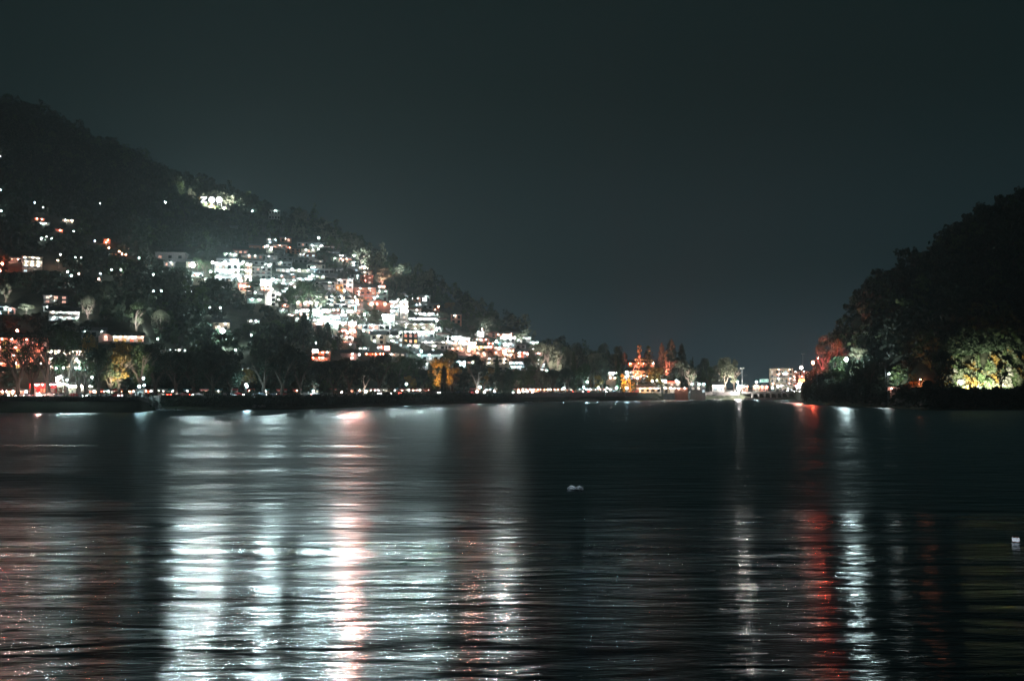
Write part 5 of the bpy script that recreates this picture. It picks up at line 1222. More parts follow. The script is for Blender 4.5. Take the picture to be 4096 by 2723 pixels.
# ================================================================== STRINGS OF BULBS
def bulb_string(pts, kindname, r, label, Y):
    p0 = at(*pts[0], Y)
    t = thing('bulb_string', label, 'string lights', p0, group='strings of bulbs on the hotel terrace')
    prev = None; wire = MB()
    for (x, y) in pts:
        p = at(x, y, Y) - p0
        bulb(t, p, kindname, r, 'bulb')
        if prev is not None: wire.bar(prev + Vector((0, 0, r)), p + Vector((0, 0, r)), .03, .03, M['darkmetal'], 4)
        prev = p
    for (x, y) in (pts[0], pts[-1]):
        p = at(x, y, Y) - p0; g = hz(p.x + p0.x, Y) - p0.z
        w2 = MB(); w2.bar((p.x, .1, g - .5), (p.x, .1, p.z + r), .06, .05, M['metal'], 5); link('post', w2.mesh('post'), t)
    link('wire', wire.mesh('wire'), t)
Ys = hit(1290, 1262).y - 2
bulb_string([(1187, 1245), (1202, 1245), (1216, 1244), (1227, 1244), (1237, 1244), (1256, 1244), (1266, 1244), (1277, 1244), (1288, 1244), (1297, 1245), (1308, 1246), (1319, 1244)], 'cool', .42, 'upper long string of cold bulbs in front of the zigzag hotel', Ys)
bulb_string([(1371, 1245), (1391, 1246), (1401, 1246), (1408, 1246)], 'cool', .50, 'short string of big cold bulbs right of the zigzag hotel', Ys)
bulb_string([(1289, 1269), (1302, 1269), (1311, 1271), (1320, 1267), (1327, 1268), (1334, 1269), (1341, 1270), (1348, 1270), (1354, 1271)], 'cool', .48, 'middle string of cold bulbs merging into a bright bar', Ys - 8)
bulb_string([(1269, 1277), (1277, 1278), (1286, 1281), (1295, 1282), (1305, 1283), (1315, 1284)], 'cool', .44, 'lowest string of cold bulbs over the terrace cafe', Ys - 10)
def board(px, py, wpx, hpx, m, label, Y=None, post=3.0, txt=None):
    Y = Y or hit(px, py + 18).y - 1
    s = pxm(Y); p = at(px, py + hpx / 2, Y); g = hz(p.x, Y)
    t = thing('illuminated_sign', label, 'sign', (p.x, Y, g), group='illuminated signs of the town')
    w, h, z = wpx / s, hpx / s, p.z - g
    b = MB(); b.box(-w / 2 - .1, w / 2 + .1, 0, .15, z - .1, z + h + .1, M['darkmetal']); link('panel', b.mesh('panel'), t)
    b = MB(); b.box(-w / 2, w / 2, -.04, -.003, z, z + h, SG[m]); link('lit_face', b.mesh('lit_face'), t)
    for sx in (-.35, .35):
        b = MB(); b.bar((w * sx, .2, -1), (w * sx, .2, z + h * .5), .07, .06, M['metal'], 5); link('post', b.mesh('post'), t)
    if txt:
        o = link('lettering', text_mesh(txt, h * .75, .01, M['darkmetal']), t, (0, -.06, z + h * .18), (math.pi / 2, 0, 0))
    return t
board(1280, 1294, 19, 9, 'pink', 'glowing pink-white board at the tip of the dark cypress')
board(1374, 1260, 21, 8, 'white', 'long glowing board under the zigzag hotel')
board(1404, 1296, 20, 9, 'white', 'white lit board on top of the red corner house', Y=hit(1410, 1343).y - 1.5)
board(1548, 1396, 18, 9, 'pink', 'salmon-framed glowing board beside the stone lodge')
board(3202, 1523, 16, 11, 'orange', 'orange picture hoarding over the snack stall beyond the bridge', Y=650)
board(1434, 1418, 13, 7, 'white', 'small white board on the orange verandah wing', Y=hit(1434, 1440).y - 3)
# blue-white neon arch below the orange floodlight
def neon_arch():
    Y = hit(1410, 1246).y - 1.0; s = pxm(Y); p = at(1410, 1246, Y)
    t = thing('neon_arch', 'bluish white neon frame standing below the orange floodlight', 'neon arch', (p.x, Y, hz(p.x, Y)), group='illuminated signs of the town')
    w = 24 / s; z1 = p.z - hz(p.x, Y) + 24 / s
    for (a, c) in (((-w / 2, 0, z1 - 11 / s), (-w / 2, 0, z1)), ((w / 2, 0, 0), (w / 2, 0, z1)), ((-w / 2, 0, z1), (w / 2, 0, z1))):
        b = MB(); b.bar(a, c, .26, .26, SG['teal'], 6); link('neon_tube', b.mesh('neon_tube'), t)
neon_arch()

# ================================================================== BRIDGE, SEA WALLS, STEPS
def bridge():
    Y = 642
    x0 = at(2975, 1568, Y).x; x1 = at(3228, 1568, Y).x
    zt = at(3100, 1566, Y).z; zl = at(3100, 1574, Y).z
    t = thing('road_bridge', 'low concrete road bridge with square piers over the lake outflow', 'bridge', ((x0 + x1) / 2, Y, 0), group=None)
    cx = (x0 + x1) / 2; w = (x1 - x0) / 2
    b = MB(); b.box(-w, w, 0, 14, zl, zt, M['concrete']); link('deck', b.mesh('deck'), t)
    b = MB(); b.box(-w, w, 5, 5.4, -2, zl, M['concrete']); link('back_wall', b.mesh('back_wall'), t)
    b = MB(); b.box(-w, w, -2.2, -1.4, -2, 1.1, M['concrete']); link('apron', b.mesh('apron'), t)
    for px in (3010, 3035, 3058, 3082, 3106, 3127, 3152, 3176, 3200):
        x = at(px, 1568, Y).x - cx
        b = MB(); b.box(x - .45, x + .45, -1.2, 5, -2, zl - .003, M['concrete']); link('pier', b.mesh('pier'), t)
    b = MB(); b.box(-w, w, -.12, -.04, zt + .95, zt + 1.03, M['metal'])
    for i in range(60):
        x = -w + 2 * w * i / 59
        b.box(x - .04, x + .04, -.12, -.04, zt, zt + .95, M['metal'])
    link('railing', b.mesh('railing'), t)
    return Y, zt
BY, BZT = bridge()
def sea_wall(px0, px1, off, ztop, zbot, label, n=10, m='stone'):
    pts = []
    for i in range(n + 1):
        px = px0 + (px1 - px0) * i / n; Y = Yshore(px, off); a, _ = slopes(px, 1600); pts.append((a * Y, Y))
    cx, cy_ = pts[n // 2]
    t = thing('sea_wall', label, 'sea wall', (cx, cy_, 0), group='walls along the lake edge')
    for i in range(n):
        (xa, ya), (xb, yb) = pts[i], pts[i + 1]
        b = MB()
        b.add([(xa - cx, ya - cy_, zbot), (xb - cx - .02, yb - cy_, zbot), (xb - cx - .02, yb - cy_ + 1.2, zbot), (xa - cx, ya - cy_ + 1.2, zbot), (xa - cx, ya - cy_ + .5, ztop), (xb - cx - .02, yb - cy_ + .5, ztop), (xb - cx - .02, yb - cy_ + 1.2, ztop), (xa - cx, ya - cy_ + 1.2, ztop)],
              [(0, 1, 5, 4), (4, 5, 6, 7), (3, 7, 6, 2), (0, 4, 7, 3), (1, 2, 6, 5)], M[m])
        link('wall_segment', b.mesh('wall_segment'), t)
    b = MB()
    for i in range(n):
        (xa, ya), (xb, yb) = pts[i], pts[i + 1]
        b.bar((xa - cx, ya - cy_ + .8, ztop + 1.0), (xb - cx, yb - cy_ + .8, ztop + 1.0), .04, .04, M['metal'], 4)
        for k in range(6):
            q = (xa + (xb - xa) * k / 6 - cx, ya + (yb - ya) * k / 6 - cy_ + .8)
            b.bar((q[0], q[1], ztop), (q[0], q[1], ztop + 1.0), .05, .05, M['metal'], 4)
    link('railing', b.mesh('railing'), t)
sea_wall(-60, 372, 6.5, 4.75, -1, 'long stone wall under the brightly lit left promenade')
sea_wall(376, 590, 6.5, 4.75, -1, 'stone wall with a pale kerb left of the storm drain', 6)
sea_wall(720, 1180, 7.5, 4.7, 1.5, 'unlit stone wall under the dark middle trees', 10)
sea_wall(1184, 1720, 7.5, 4.7, 1.5, 'stone wall with one gleam of light near the small lone tree', 10)
sea_wall(1724, 2050, 7.5, 4.7, 1, 'stone wall below the golden trees and the dark cypress', 8)
sea_wall(2054, 2418, 4.0, 4.7, -1, 'rosy lit stone wall left of the moored boats', 8)
sea_wall(2424, 2552, 4.0, 4.7, -1, 'tall grey wall below the row of globe lamps', 5, 'concrete')
sea_wall(2640, 2800, 9.0, 4.7, 1.6, 'wall above the broad lake steps', 4, 'concrete')
sea_wall(2822, 2960, 4.0, 4.7, -1, 'sloping wall between the boat shed and the bridge', 5)
def steps():
    Y = Yshore(2720, 0); s = pxm(Y)
    p = at(2725, 1590, Y)
    t = thing('lake_steps', 'broad dark stone steps leading down to the lake by the chapel', 'steps', (p.x, Y, 0))
    w = 78 / s
    for k in range(10):
        b = MB(); b.box(-w, w * (1 - k * .02), -1 + k * .9, -.1 + k * .9 + (.0 if k < 9 else 1), -1, .35 + k * .42, M['concrete']); link('step', b.mesh('step'), t)
    b = MB(); b.add([(w, -1, -1), (w + 1, -1, -1), (w + 1, 9, -1), (w, 9, -1), (w, -1, .9), (w + 1, -1, .9), (w + 1, 9, 5.2), (w, 9, 5.2)], [(0, 3, 2, 1), (4, 5, 6, 7), (0, 1, 5, 4), (1, 2, 6, 5), (2, 3, 7, 6), (3, 0, 4, 7)], M['white']); link('side_ramp', b.mesh('side_ramp'), t)
steps()

# storm drain outlet with rocks at (600,1600)
def rock_mesh(seed):
    rr = random.Random(seed); b = MB(); n = 7
    vs = []
    for k, (z, r) in enumerate(((0, .9), (.35, 1.0), (.7, .7), (.9, .3))):
        for i in range(n):
            a = 6.283 * i / n + k * .3; q = r * rr.uniform(.75, 1.2)
            vs.append((q * math.cos(a), q * .8 * math.sin(a), z * rr.uniform(.8, 1.15) - .15))
    fs = [(k * n + i, k * n + (i + 1) % n, (k + 1) * n + (i + 1) % n, (k + 1) * n + i) for k in range(3) for i in range(n)] + [tuple(range(3 * n, 4 * n))]
    b.add(vs, fs, M['rock']); return b.mesh('rock')
RK = [rock_mesh(i) for i in range(5)]
rocks = []
rr = random.Random(5)
def put_rock(px, py, r):
    p = hit(px, py); rocks.append((px, link('rock', RK[rr.randint(0, 4)], None, (p.x, p.y, p.z), (0, 0, rr.random() * 6), (r, r, r * rr.uniform(.5, .9)))))
for i in range(34):
    k = rr.random(); put_rock(575 + 60 * k + rr.uniform(-14, 22), 1592 + 46 * k + rr.uniform(-5, 5), rr.uniform(.5, 1.7))
for i in range(14): put_rock(rr.uniform(2600, 2700), rr.uniform(1594, 1600), rr.uniform(.5, 1.3))
for i in range(16): put_rock(rr.uniform(3470, 3700), rr.uniform(1608, 1628), rr.uniform(.7, 2.0))
for i in range(10): put_rock(rr.uniform(2870, 2930), rr.uniform(1572, 1590), rr.uniform(.6, 1.4))
for i in range(12): put_rock(rr.uniform(1010, 1080), rr.uniform(1610, 1632), rr.uniform(.5, 1.2))
for g0, lab, lo, hi in (('boulders of the storm drain', 'grey boulder tumbled at the mouth of the storm drain', 0, 800), ('boulders on the middle bank', 'dim boulder on the bank under the middle trees', 800, 2000), ('boulders by the steps', 'boulder at the waterline left of the lake steps', 2000, 2750), ('boulders by the bridge', 'boulder on the bank left of the bridge', 2750, 3100), ('boulders of the right bank', 'dark reddish boulder at the foot of the right bank', 3100, 4200)):
    for px, o in rocks:
        if lo <= px < hi: o['label'] = lab; o['category'] = 'rock'; o['group'] = g0
def drain():
    Y = Yshore(605, 12); p = at(602, 1590, Y)
    t = thing('storm_drain', 'pale concrete chute where the storm drain enters the lake', 'storm drain', (p.x, Y, 0))
    b = MB()
    b.add([(-1.2, 0, 4.6), (1.3, 0, 4.6), (3.2, -7, 1.2), (.6, -7, 1.2), (-1.2, .3, 3.8), (1.3, .3, 3.8), (3.2, -6.6, .2), (.6, -6.6, .2)], [(0, 3, 2, 1), (4, 5, 6, 7), (0, 1, 5, 4), (1, 2, 6, 5), (2, 3, 7, 6), (3, 0, 4, 7)], M['concrete']); link('chute', b.mesh('chute'), t)
    b = MB(); b.box(-2.2, -1.25, -2, .6, 1.0, 5.1, M['stone']); link('side_wall', b.mesh('side_wall'), t)
    b = MB(); b.box(1.4, 3.4, -1.0, .6, 1.0, 5.0, M['white']); link('side_wall', b.mesh('side_wall'), t)
drain()

# ================================================================== MASTS, POLES, ROAD SIGN
def mast(px, ytop, ybase, Y, label, heads):
    p = at(px, ybase, Y); g = hz(p.x, Y); zt = at(px, ytop, Y).z - g
    t = thing('light_mast', label, 'light mast', (p.x, Y, g), group='tall light masts beyond the bridge')
    b = MB(); b.bar((0, 0, -1), (0, 0, zt), .22, .10, M['white'], 8); link('pole', b.mesh('pole'), t)
    for (dx, dz) in heads:
        b = MB(); b.bar((0, 0, zt - 1.6), (dx, 0, zt - 1.0 + dz), .07, .06, M['white'], 5); link('arm', b.mesh('arm'), t)
        b = MB(); b.box(dx - .55, dx + .55, -.3, .2, zt - 1.0 + dz, zt - .5 + dz, M['white']); link('lamp_head', b.mesh('lamp_head'), t)
mast(2969, 1468, 1566, 668, 'unlit two-armed light mast left of the green road sign', [(-1.0, 0), (1.0, 0)])
mast(3213, 1414, 1566, 700, 'very tall slim mast with a round head behind the rounded building', [(-.5, .6), (.5, .6)])
mast(3263, 1437, 1500, 540, 'short mast with a pale round head left of the tower house', [(0, .4)])
def power_pole(px, ytop, ybase, Y, label, cross=2, lean=0.0):
    p = at(px, ybase, Y); g = hz(p.x, Y); zt = at(px, ytop, Y).z - g
    t = thing('power_pole', label, 'power pole', (p.x, Y, g), group='power poles on the right bank')
    b = MB(); b.bar((0, 0, -1), (lean, 0, zt), .16, .11, M['darkmetal'], 6); link('pole', b.mesh('pole'), t)
    for k in range(cross):
        b = MB(); b.box(-2.4, .3, -.08, .08, zt - .35 - k * 2.3, zt - .15 - k * 2.3, M['darkmetal']); link('crossarm', b.mesh('crossarm'), t)
        for x in (-2.3, -1.2, 0):
            b = MB(); b.lathe([(.07, zt - .15 - k * 2.3), (.10, zt + .0 - k * 2.3), (.05, zt + .15 - k * 2.3)], M['white'], 6, (x, 0)); link('insulator', b.mesh('insulator'), t)
    return Vector((p.x, Y, g + zt))
W1 = power_pole(3289, 1390, 1500, 500, 'double-armed power pole in front of the floodlit tower house')
W2 = power_pole(3278, 1412, 1500, 520, 'second power pole just left of the double-armed one', 1)
W3 = power_pole(3543, 1452, 1560, 392, 'thin power pole beside the small cold lamp', 1)
W4 = power_pole(3634, 1444, 1558, 375, 'reddish lit power pole between the lit bushes', 1)
W5 = power_pole(3795, 1440, 1560, 362, 'black power pole at the left edge of the green lit bank', 1)
W6 = power_pole(3912, 1418, 1566, 358, 'tallest black power pole in front of the green lit bank', 1)
W7 = power_pole(2992, 1500, 1566, 690, 'slim pole carrying wires beyond the bridge', 1)
W8 = power_pole(2872, 1505, 1566, 640, 'slim pole beside the pale trees left of the bridge', 1)
def wires(a, c, label, n=2):
    t = thing('overhead_wires', label, 'wires', a, group='overhead wires')
    for k in range(n):
        b = MB(); prev = None
        for i in range(9):
            f = i / 8; q = (c - a) * f + Vector((-1.2 * k, 0, -.2 - k * .9 - 4 * f * (1 - f) * 1.0))
            if prev is not None: b.bar(prev, q, .025, .025, M['darkmetal'], 3)
            prev = q
        link('wire', b.mesh('wire'), t)
wires(W3, W4, 'slack wires between the thin pole and the reddish pole'); wires(W4, W5, 'slack wires between the reddish pole and the left black pole'); wires(W5, W6, 'slack wires in front of the green lit bank')
wires(W8, W7, 'wires crossing the sky above the bridge end', 3); wires(W7, at(3085, 1502, 676), 'wires running to the rounded building', 2); wires(W2, W1, 'short wires between the two poles by the tower house', 2)
def road_sign():
    Y = 664; s = pxm(Y); p = at(3056, 1566, Y); g = hz(p.x, Y)
    t = thing('road_sign', 'big green overhead direction sign left of the rounded building', 'road sign', (p.x, Y, g))
    z0 = at(3056, 1529, Y).z - g; z1 = at(3056, 1516, Y).z - g; w = 37 / s / 2
    b = MB(); b.box(-w, w, 0, .15, z0, z1, M['signgreen']); link('panel', b.mesh('panel'), t)
    b = MB(); b.bar((0, .3, -.5), (0, .3, z1), .14, .12, M['metal'], 6); link('post', b.mesh('post'), t)
    b = MB()
    for (x0, x1, a, c) in ((-w, w, z0, z0 + .08), (-w, w, z1 - .08, z1), (-w, -w + .08, z0, z1), (w - .08, w, z0, z1), (-.05, .05, z0, z1)): b.box(x0, x1, -.03, -.003, a, c, M['whiteline'])
    link('border', b.mesh('border'), t)
    for i, x in enumerate((-w * .55, w * .5)):
        for k in range(2):
            b = MB()
            for q in range(6): b.box(x - 1.1 + q * .38, x - .86 + q * .38, -.03, -.003, z0 + .35 + k * .85, z0 + .75 + k * .85, M['whiteline'])
            link('lettering', b.mesh('lettering'), t)
road_sign()

# ================================================================== CARS
def car_parts(ci):
    body = MB(); m = M['car%d' % ci]
    prof = [(-2.05, .35), (-2.1, .72), (-1.95, .92), (-1.15, 1.0), (-.65, 1.42), (.75, 1.46), (1.35, 1.02), (2.0, .92), (2.12, .6), (2.05, .3)]
    n = len(prof)
    for yy, k in ((-.84, 0), (.84, 1)):
        pass
    vs = [(x, -.84 * (0.86 if z > 1.1 else 1), z) for x, z in prof] + [(x, .84 * (0.86 if z > 1.1 else 1), z) for x, z in prof]
    body.add(vs, [(i, (i + 1) % n, n + (i + 1) % n, n + i) for i in range(n)] + [tuple(range(n - 1, -1, -1)), tuple(range(n, 2 * n))], m)
    gl = MB()
    for sy in (-1, 1):
        y = sy * .80
        gl.add([(-1.0, y * 1.035, 1.03), (1.15, y * 1.035, 1.03), (.70, y * .925, 1.38), (-.60, y * .925, 1.38)], [(0, 1, 2, 3)], M['glass'])
    gl.add([(-1.19, -.7, 1.03), (-1.19, .7, 1.03), (-.69, .62, 1.40), (-.69, -.62, 1.40)], [(0, 1, 2, 3)], M['glass'])
    gl.add([(1.39, -.7, 1.04), (1.39, .7, 1.04), (.80, .62, 1.42), (.80, -.62, 1.42)], [(0, 1, 2, 3)], M['glass'])
    return body.mesh('body'), gl.mesh('windows')
CP = [car_parts(i) for i in range(5)]
wb = MB(); wb.bar((0, -.1, 0), (0, .1, 0), .32, .32, M['tyre'], 12); wb.bar((0, -.115, 0), (0, .115, 0), .18, .18, M['metal'], 8); WHEEL = wb.mesh('wheel')
hb = MB(); hb.box(2.04, 2.12, -.16, .16, .62, .78, emat('headlight_glow', (1, .96, .9), 150)); HEAD = hb.mesh('headlight')
tb = MB(); tb.box(-2.12, -2.04, -.16, .16, .66, .82, emat('tail_light_glow', (1, .06, .03), 40)); TAIL = tb.mesh('tail_light')
CARS = []
CN = ['silver', 'black', 'red', 'blue', 'white']
def car(px, off, ci, heading, lit=True, Y=None):
    Y = Y or Yshore(px, off); a, _ = slopes(px, 1570); x = a * Y
    t = link('car', None, None, (x, Y, hz(x, Y) + .02), (0, 0, heading))
    link('body', CP[ci][0], t); link('windows', CP[ci][1], t)
    for wx in (-1.3, 1.3):
        for wy in (-.78, .78): link('wheel', WHEEL, t, (wx, wy, .32))
    if lit:
        for sy in (-.55, .55): link('headlight', HEAD, t, (0, sy, 0)); link('tail_light', TAIL, t, (0, sy, 0))
    t['category'] = 'car'; CARS.append((px, t, ci)); return t
rr = random.Random(21)
for px in (110, 150, 178, 205, 250, 300, 330, 365, 420, 470, 640, 672, 705, 738, 765, 790, 905, 925, 950, 1022, 1045, 1100, 1130, 1225, 1260, 1430, 1510, 1545, 1590, 1660, 1745, 1835, 1880, 2070, 2100, 2140, 2180, 2225, 2285, 2320, 2345, 2420, 2452, 2545):
    car(px, rr.choice([16, 20, 24]), rr.randint(0, 4), rr.choice([0.0, math.pi]) + rr.uniform(-.15, .15) + (-.9 if rr.random() < .45 else 0), rr.random() < .6)
for px in (3140, 3165, 3190): car(px, 0, rr.randint(0, 4), -.8, True, Y=BY + 8)
cl = {}
for c in CARS: cl.setdefault(c[2], []).append(c)
for ci, cs in cl.items():
    cs.sort(key=lambda c: c[0])
    for i, c in enumerate(cs):
        c[1]['label'] = '%s car on the lake road, %s %s one from the left' % (CN[ci], ordinal(i), CN[ci]); c[1]['group'] = 'cars on the lake road'

# ================================================================== STALLS ADDED TO BRIGHTEN THE ROW OF LIGHTS ON THE LAKE ROAD
STALLS = []
def stall(px, pal, w=3.0, off=30):
    Y = Yshore(px, off); a, _ = slopes(px, 1570); x = a * Y; z = hz(x, Y)
    t = link('market_stall', None, None, (x, Y, z), (0, 0, -math.atan2(x, Y)))
    b = MB(); b.box(-w / 2, w / 2, 1.6, 1.75, 0, 2.5, M[rs.choice(['cream', 'pink', 'grey', 'wood', 'white'])]); link('back_wall', b.mesh('back_wall'), t)
    b = MB(); b.add([(-w / 2 - .2, -.6, 2.25), (w / 2 + .2, -.6, 2.25), (w / 2 + .2, 1.8, 2.8), (-w / 2 - .2, 1.8, 2.8), (-w / 2 - .2, -.6, 2.32), (w / 2 + .2, -.6, 2.32), (w / 2 + .2, 1.8, 2.87), (-w / 2 - .2, 1.8, 2.87)], [(0, 3, 2, 1), (4, 5, 6, 7), (0, 1, 5, 4), (1, 2, 6, 5), (2, 3, 7, 6), (3, 0, 4, 7)], M[{'w': 'red', 'c': 'teal', 'n': 'canvas', 'o': 'roof_red'}[pal]]); link('awning', b.mesh('awning'), t)
    b = MB(); b.box(-w / 2, w / 2, .1, .5, 0, .95, M['wood']); link('counter', b.mesh('counter'), t)
    for k, gx in enumerate((-w * .3, 0, w * .3)):
        b = MB(); b.box(gx - w * .12, gx + w * .12, .15, .45, .96, 1.25 + .1 * (k % 2), M[['cream', 'yellow', 'pink'][k]]); link('goods', b.mesh('goods'), t)
    bulb(t, (0, .6, 2.0), {'w': 'warm', 'c': 'cool', 'n': 'neut', 'o': 'orng'}[pal], rs.uniform(.07, .17) * (1.7 if px < 400 else 1))
    t['category'] = 'stall'; STALLS.append((px, t, pal)); return t
rs = random.Random(31)
for px in list(range(12, 120, 16)) + list(range(380, 660, 17)) + list(range(690, 1180, 62)) + list(range(1190, 1440, 70)) + list(range(1440, 1720, 15)) + list(range(1890, 1990, 18)) + list(range(2050, 2250, 14)) + list(range(2262, 2480, 20)):
    stall(px + rs.uniform(-4, 4), rs.choice('wwnnoc'), rs.uniform(2.2, 3.6), rs.uniform(23, 32))
cl = {}
for c in STALLS: cl.setdefault(c[2], []).append(c)
for k, cs in cl.items():
    cs.sort(key=lambda c: c[0])
    for i, c in enumerate(cs):
        c[1]['label'] = '%s stall with a %s awning from the left on the lake road' % (ordinal(i), {'w': 'bright red', 'c': 'teal', 'n': 'white', 'o': 'rust red'}[k]); c[1]['group'] = 'stalls on the lake road'

# ================================================================== PEOPLE
def person_mesh(seed, pose):
    rr = random.Random(seed)
    verts = [(0, 0, .95), (0, 0, 1.15), (0, 0, 1.40), (0, 0, 1.50), (0, -.01, 1.64),
             (.17, 0, 1.40), (.24, -.03 - pose * .1, 1.12), (.25, -.12 - pose * .15, .86), (-.17, 0, 1.40), (-.24, .02 + pose * .1, 1.12), (-.25, -.05 + pose * .15, .86),
             (.09, 0, .90), (.10, -.06 * pose, .48), (.10, .10 * pose, .05), (-.09, 0, .90), (-.10, .06 * pose, .48), (-.10, -.12 * pose, .05), (.10, .10 * pose - .13, .03), (-.10, -.12 * pose - .13, .03)]
    ed = [(0, 1), (1, 2), (2, 3), (3, 4), (2, 5), (5, 6), (6, 7), (2, 8), (8, 9), (9, 10), (0, 11), (11, 12), (12, 13), (0, 14), (14, 15), (15, 16), (13, 17), (16, 18)]
    rad = [.15, .15, .16, .06, .11, .07, .055, .04, .07, .055, .04, .10, .07, .05, .10, .07, .05, .04, .04]
    me = bpy.data.meshes.new('p'); me.from_pydata(verts, ed, [])
    o = bpy.data.objects.new('p', me); C.objects.link(o)
    md = o.modifiers.new('s', 'SKIN')
    for i, v in enumerate(me.skin_vertices[0].data):
        v.radius = (rad[i], rad[i] * .8); v.use_root = (i == 0)
    bpy.context.view_layer.update()
    out = bpy.data.meshes.new_from_object(o.evaluated_get(bpy.context.evaluated_depsgraph_get()))
    bpy.data.objects.remove(o)
    out.materials.clear(); out.materials.append(M['cloth']); out.materials.append(M['skin'])
    for p in out.polygons:
        z = p.center[2]
        p.material_index = 1 if (z > 1.49 or (abs(p.center[0]) > .2 and z < .95)) else 0
    out.name = 'person'
    return out
PM = [person_mesh(i, p) for i, p in enumerate((0.2, 1.0, -1.0, .5))]
PEOPLE = []
def person(px, Y, z=None, grp='promenade', pm=None):
    a, _ = slopes(px, 1565); x = a * Y
    o = link('person', PM[pm if pm is not None else rr.randint(0, 3)], None, (x, Y, (hz(x, Y) if z is None else z)), (0, 0, rr.random() * 6.28), (1, 1, rr.uniform(.92, 1.08)))
    o['category'] = 'person'; PEOPLE.append((px, o, grp)); return o
for i in range(44):
    px = rr.choice([rr.uniform(5, 400), rr.uniform(400, 620), rr.uniform(2300, 2640), rr.uniform(2640, 2800)])
    person(px, Yshore(px, rr.uniform(9.5, 13)))
for i in range(40): person(rr.uniform(3000, 3222), BY + rr.uniform(.8, 4), BZT, 'bridge')
o = person(2664, Yshore(2664, 6.2), 3.7, 'steps', 0)
gl_ = {'promenade': ('small figure in dark clothes strolling on the lake promenade', 'people on the promenade'), 'bridge': ('small figure in dark clothes in the crowd on the bridge', 'people on the bridge'), 'steps': ('lone dark figure standing on the broad lake steps', 'people on the steps')}
cnt = {}
for px, o, g in sorted(PEOPLE, key=lambda t: t[0]):
    k = cnt.get(g, 0); cnt[g] = k + 1
    o['label'], o['group'] = gl_[g]
    if g != 'steps': o['label'] = '%s, %s from the left' % (o['label'], ordinal(k))

# ================================================================== BOATS AND BUOYS
def boat_meshes():
    h = MB(); N = 9
    secs = []
    for i in range(N):
        f = i / (N - 1); x = -2.2 + 4.4 * f
        w = .75 * math.sin(math.pi * min(max(.12 + f * .80, 0), 1)) ** .6; k = .08 + .25 * abs(f - .45) ** 2 * 3
        secs.append([(x, -w, .55 + k * .6), (x, -w * .8, .1 + k * .3), (x, 0, -.12 + k * .5), (x, w * .8, .1 + k * .3), (x, w, .55 + k * .6)])
    vs = [p for s_ in secs for p in s_]
    fs = [(i * 5 + j, (i + 1) * 5 + j, (i + 1) * 5 + j + 1, i * 5 + j + 1) for i in range(N - 1) for j in range(4)]
    fs += [(0, 1, 2, 3, 4), tuple((N - 1) * 5 + j for j in (4, 3, 2, 1, 0))]
    h.add(vs, fs, M['boat'])
    th = MB(); th.box(-.15, .15, -.62, .62, .42, .48, M['wood'])
    cn = MB()
    cn.box(-1.1, 1.1, -.66, .66, 1.5, 1.56, M['canvas'])
    ps = MB()
    for x in (-1.0, 1.0):
        for y in (-.6, .6): ps.bar((x, y, .5), (x, y, 1.5), .03, .03, M['metal'], 4)
    return h.mesh('hull'), th.mesh('thwart'), cn.mesh('canopy'), ps.mesh('canopy_frame')
BM = boat_meshes()
def boat(px, py, label, rz, canopy=True, s=1.0, grp='boats moored at the left of the globe lamps'):
    Y = 31888.0 / (py - 1547.0); a, _ = slopes(px, py)
    t = thing('rowing_boat', label, 'boat', (a * Y, Y, 0.02), rz, grp, scale=(s, s, s))
    link('hull', BM[0], t)
    for x in (-1.0, .2, 1.2): link('thwart', BM[1], t, (x, 0, 0))
    if canopy: link('canopy', BM[2], t); link('canopy_frame', BM[3], t)
    return t
for i, px in enumerate([2262, 2272, 2284, 2296, 2303, 2311, 2320, 2330, 2340, 2350, 2358, 2368, 2376, 2386]):
    boat(px, 1604 + (i % 3) * .7, 'white moored boat, %s from the left in the jumble below the sea wall' % ordinal(i), rr.uniform(.2, 2.6), i % 2 == 0, .9)
for i, px in enumerate([632, 642, 655, 668, 684, 697, 716, 724]):
    boat(px, 1641.5 + (i % 2), 'small pale boat beached by the storm drain, %s from the left' % ordinal(i), rr.uniform(.4, 2.4), False, .62, 'boats beached by the storm drain')
for i, px in enumerate([2110, 2122, 2150, 2160]):
    boat(px, 1610, 'white boat under the rosy lit wall, %s from the left' % ordinal(i), rr.uniform(.4, 2.4), False, .7, 'boats under the rosy wall')

def shell_mat():
    m = bpy.data.materials.new('translucent_white_shell'); m.use_nodes = True
    n = m.node_tree.nodes; l = m.node_tree.links; n.clear()
    o = n.new('ShaderNodeOutputMaterial'); a = n.new('ShaderNodeBsdfTranslucent'); d = n.new('ShaderNodeBsdfDiffuse'); mx = n.new('ShaderNodeMixShader')
    nz = n.new('ShaderNodeTexNoise'); nz.inputs['Scale'].default_value = 9; r = n.new('ShaderNodeValToRGB')
    r.color_ramp.elements[0].position = .35; r.color_ramp.elements[0].color = (.3, .36, .4, 1); r.color_ramp.elements[1].position = .65; r.color_ramp.elements[1].color = (.75, .8, .85, 1)
    l.new(nz.outputs['Fac'], r.inputs[0]); l.new(r.outputs[0], a.inputs[0]); l.new(r.outputs[0], d.inputs[0]); mx.inputs[0].default_value = .7
    l.new(d.outputs[0], mx.inputs[1]); l.new(a.outputs[0], mx.inputs[2]); l.new(mx.outputs[0], o.inputs['Surface'])
    return m
M['lantern_shade'] = shell_mat()  # lets the added inner lights glow through boat and buoy
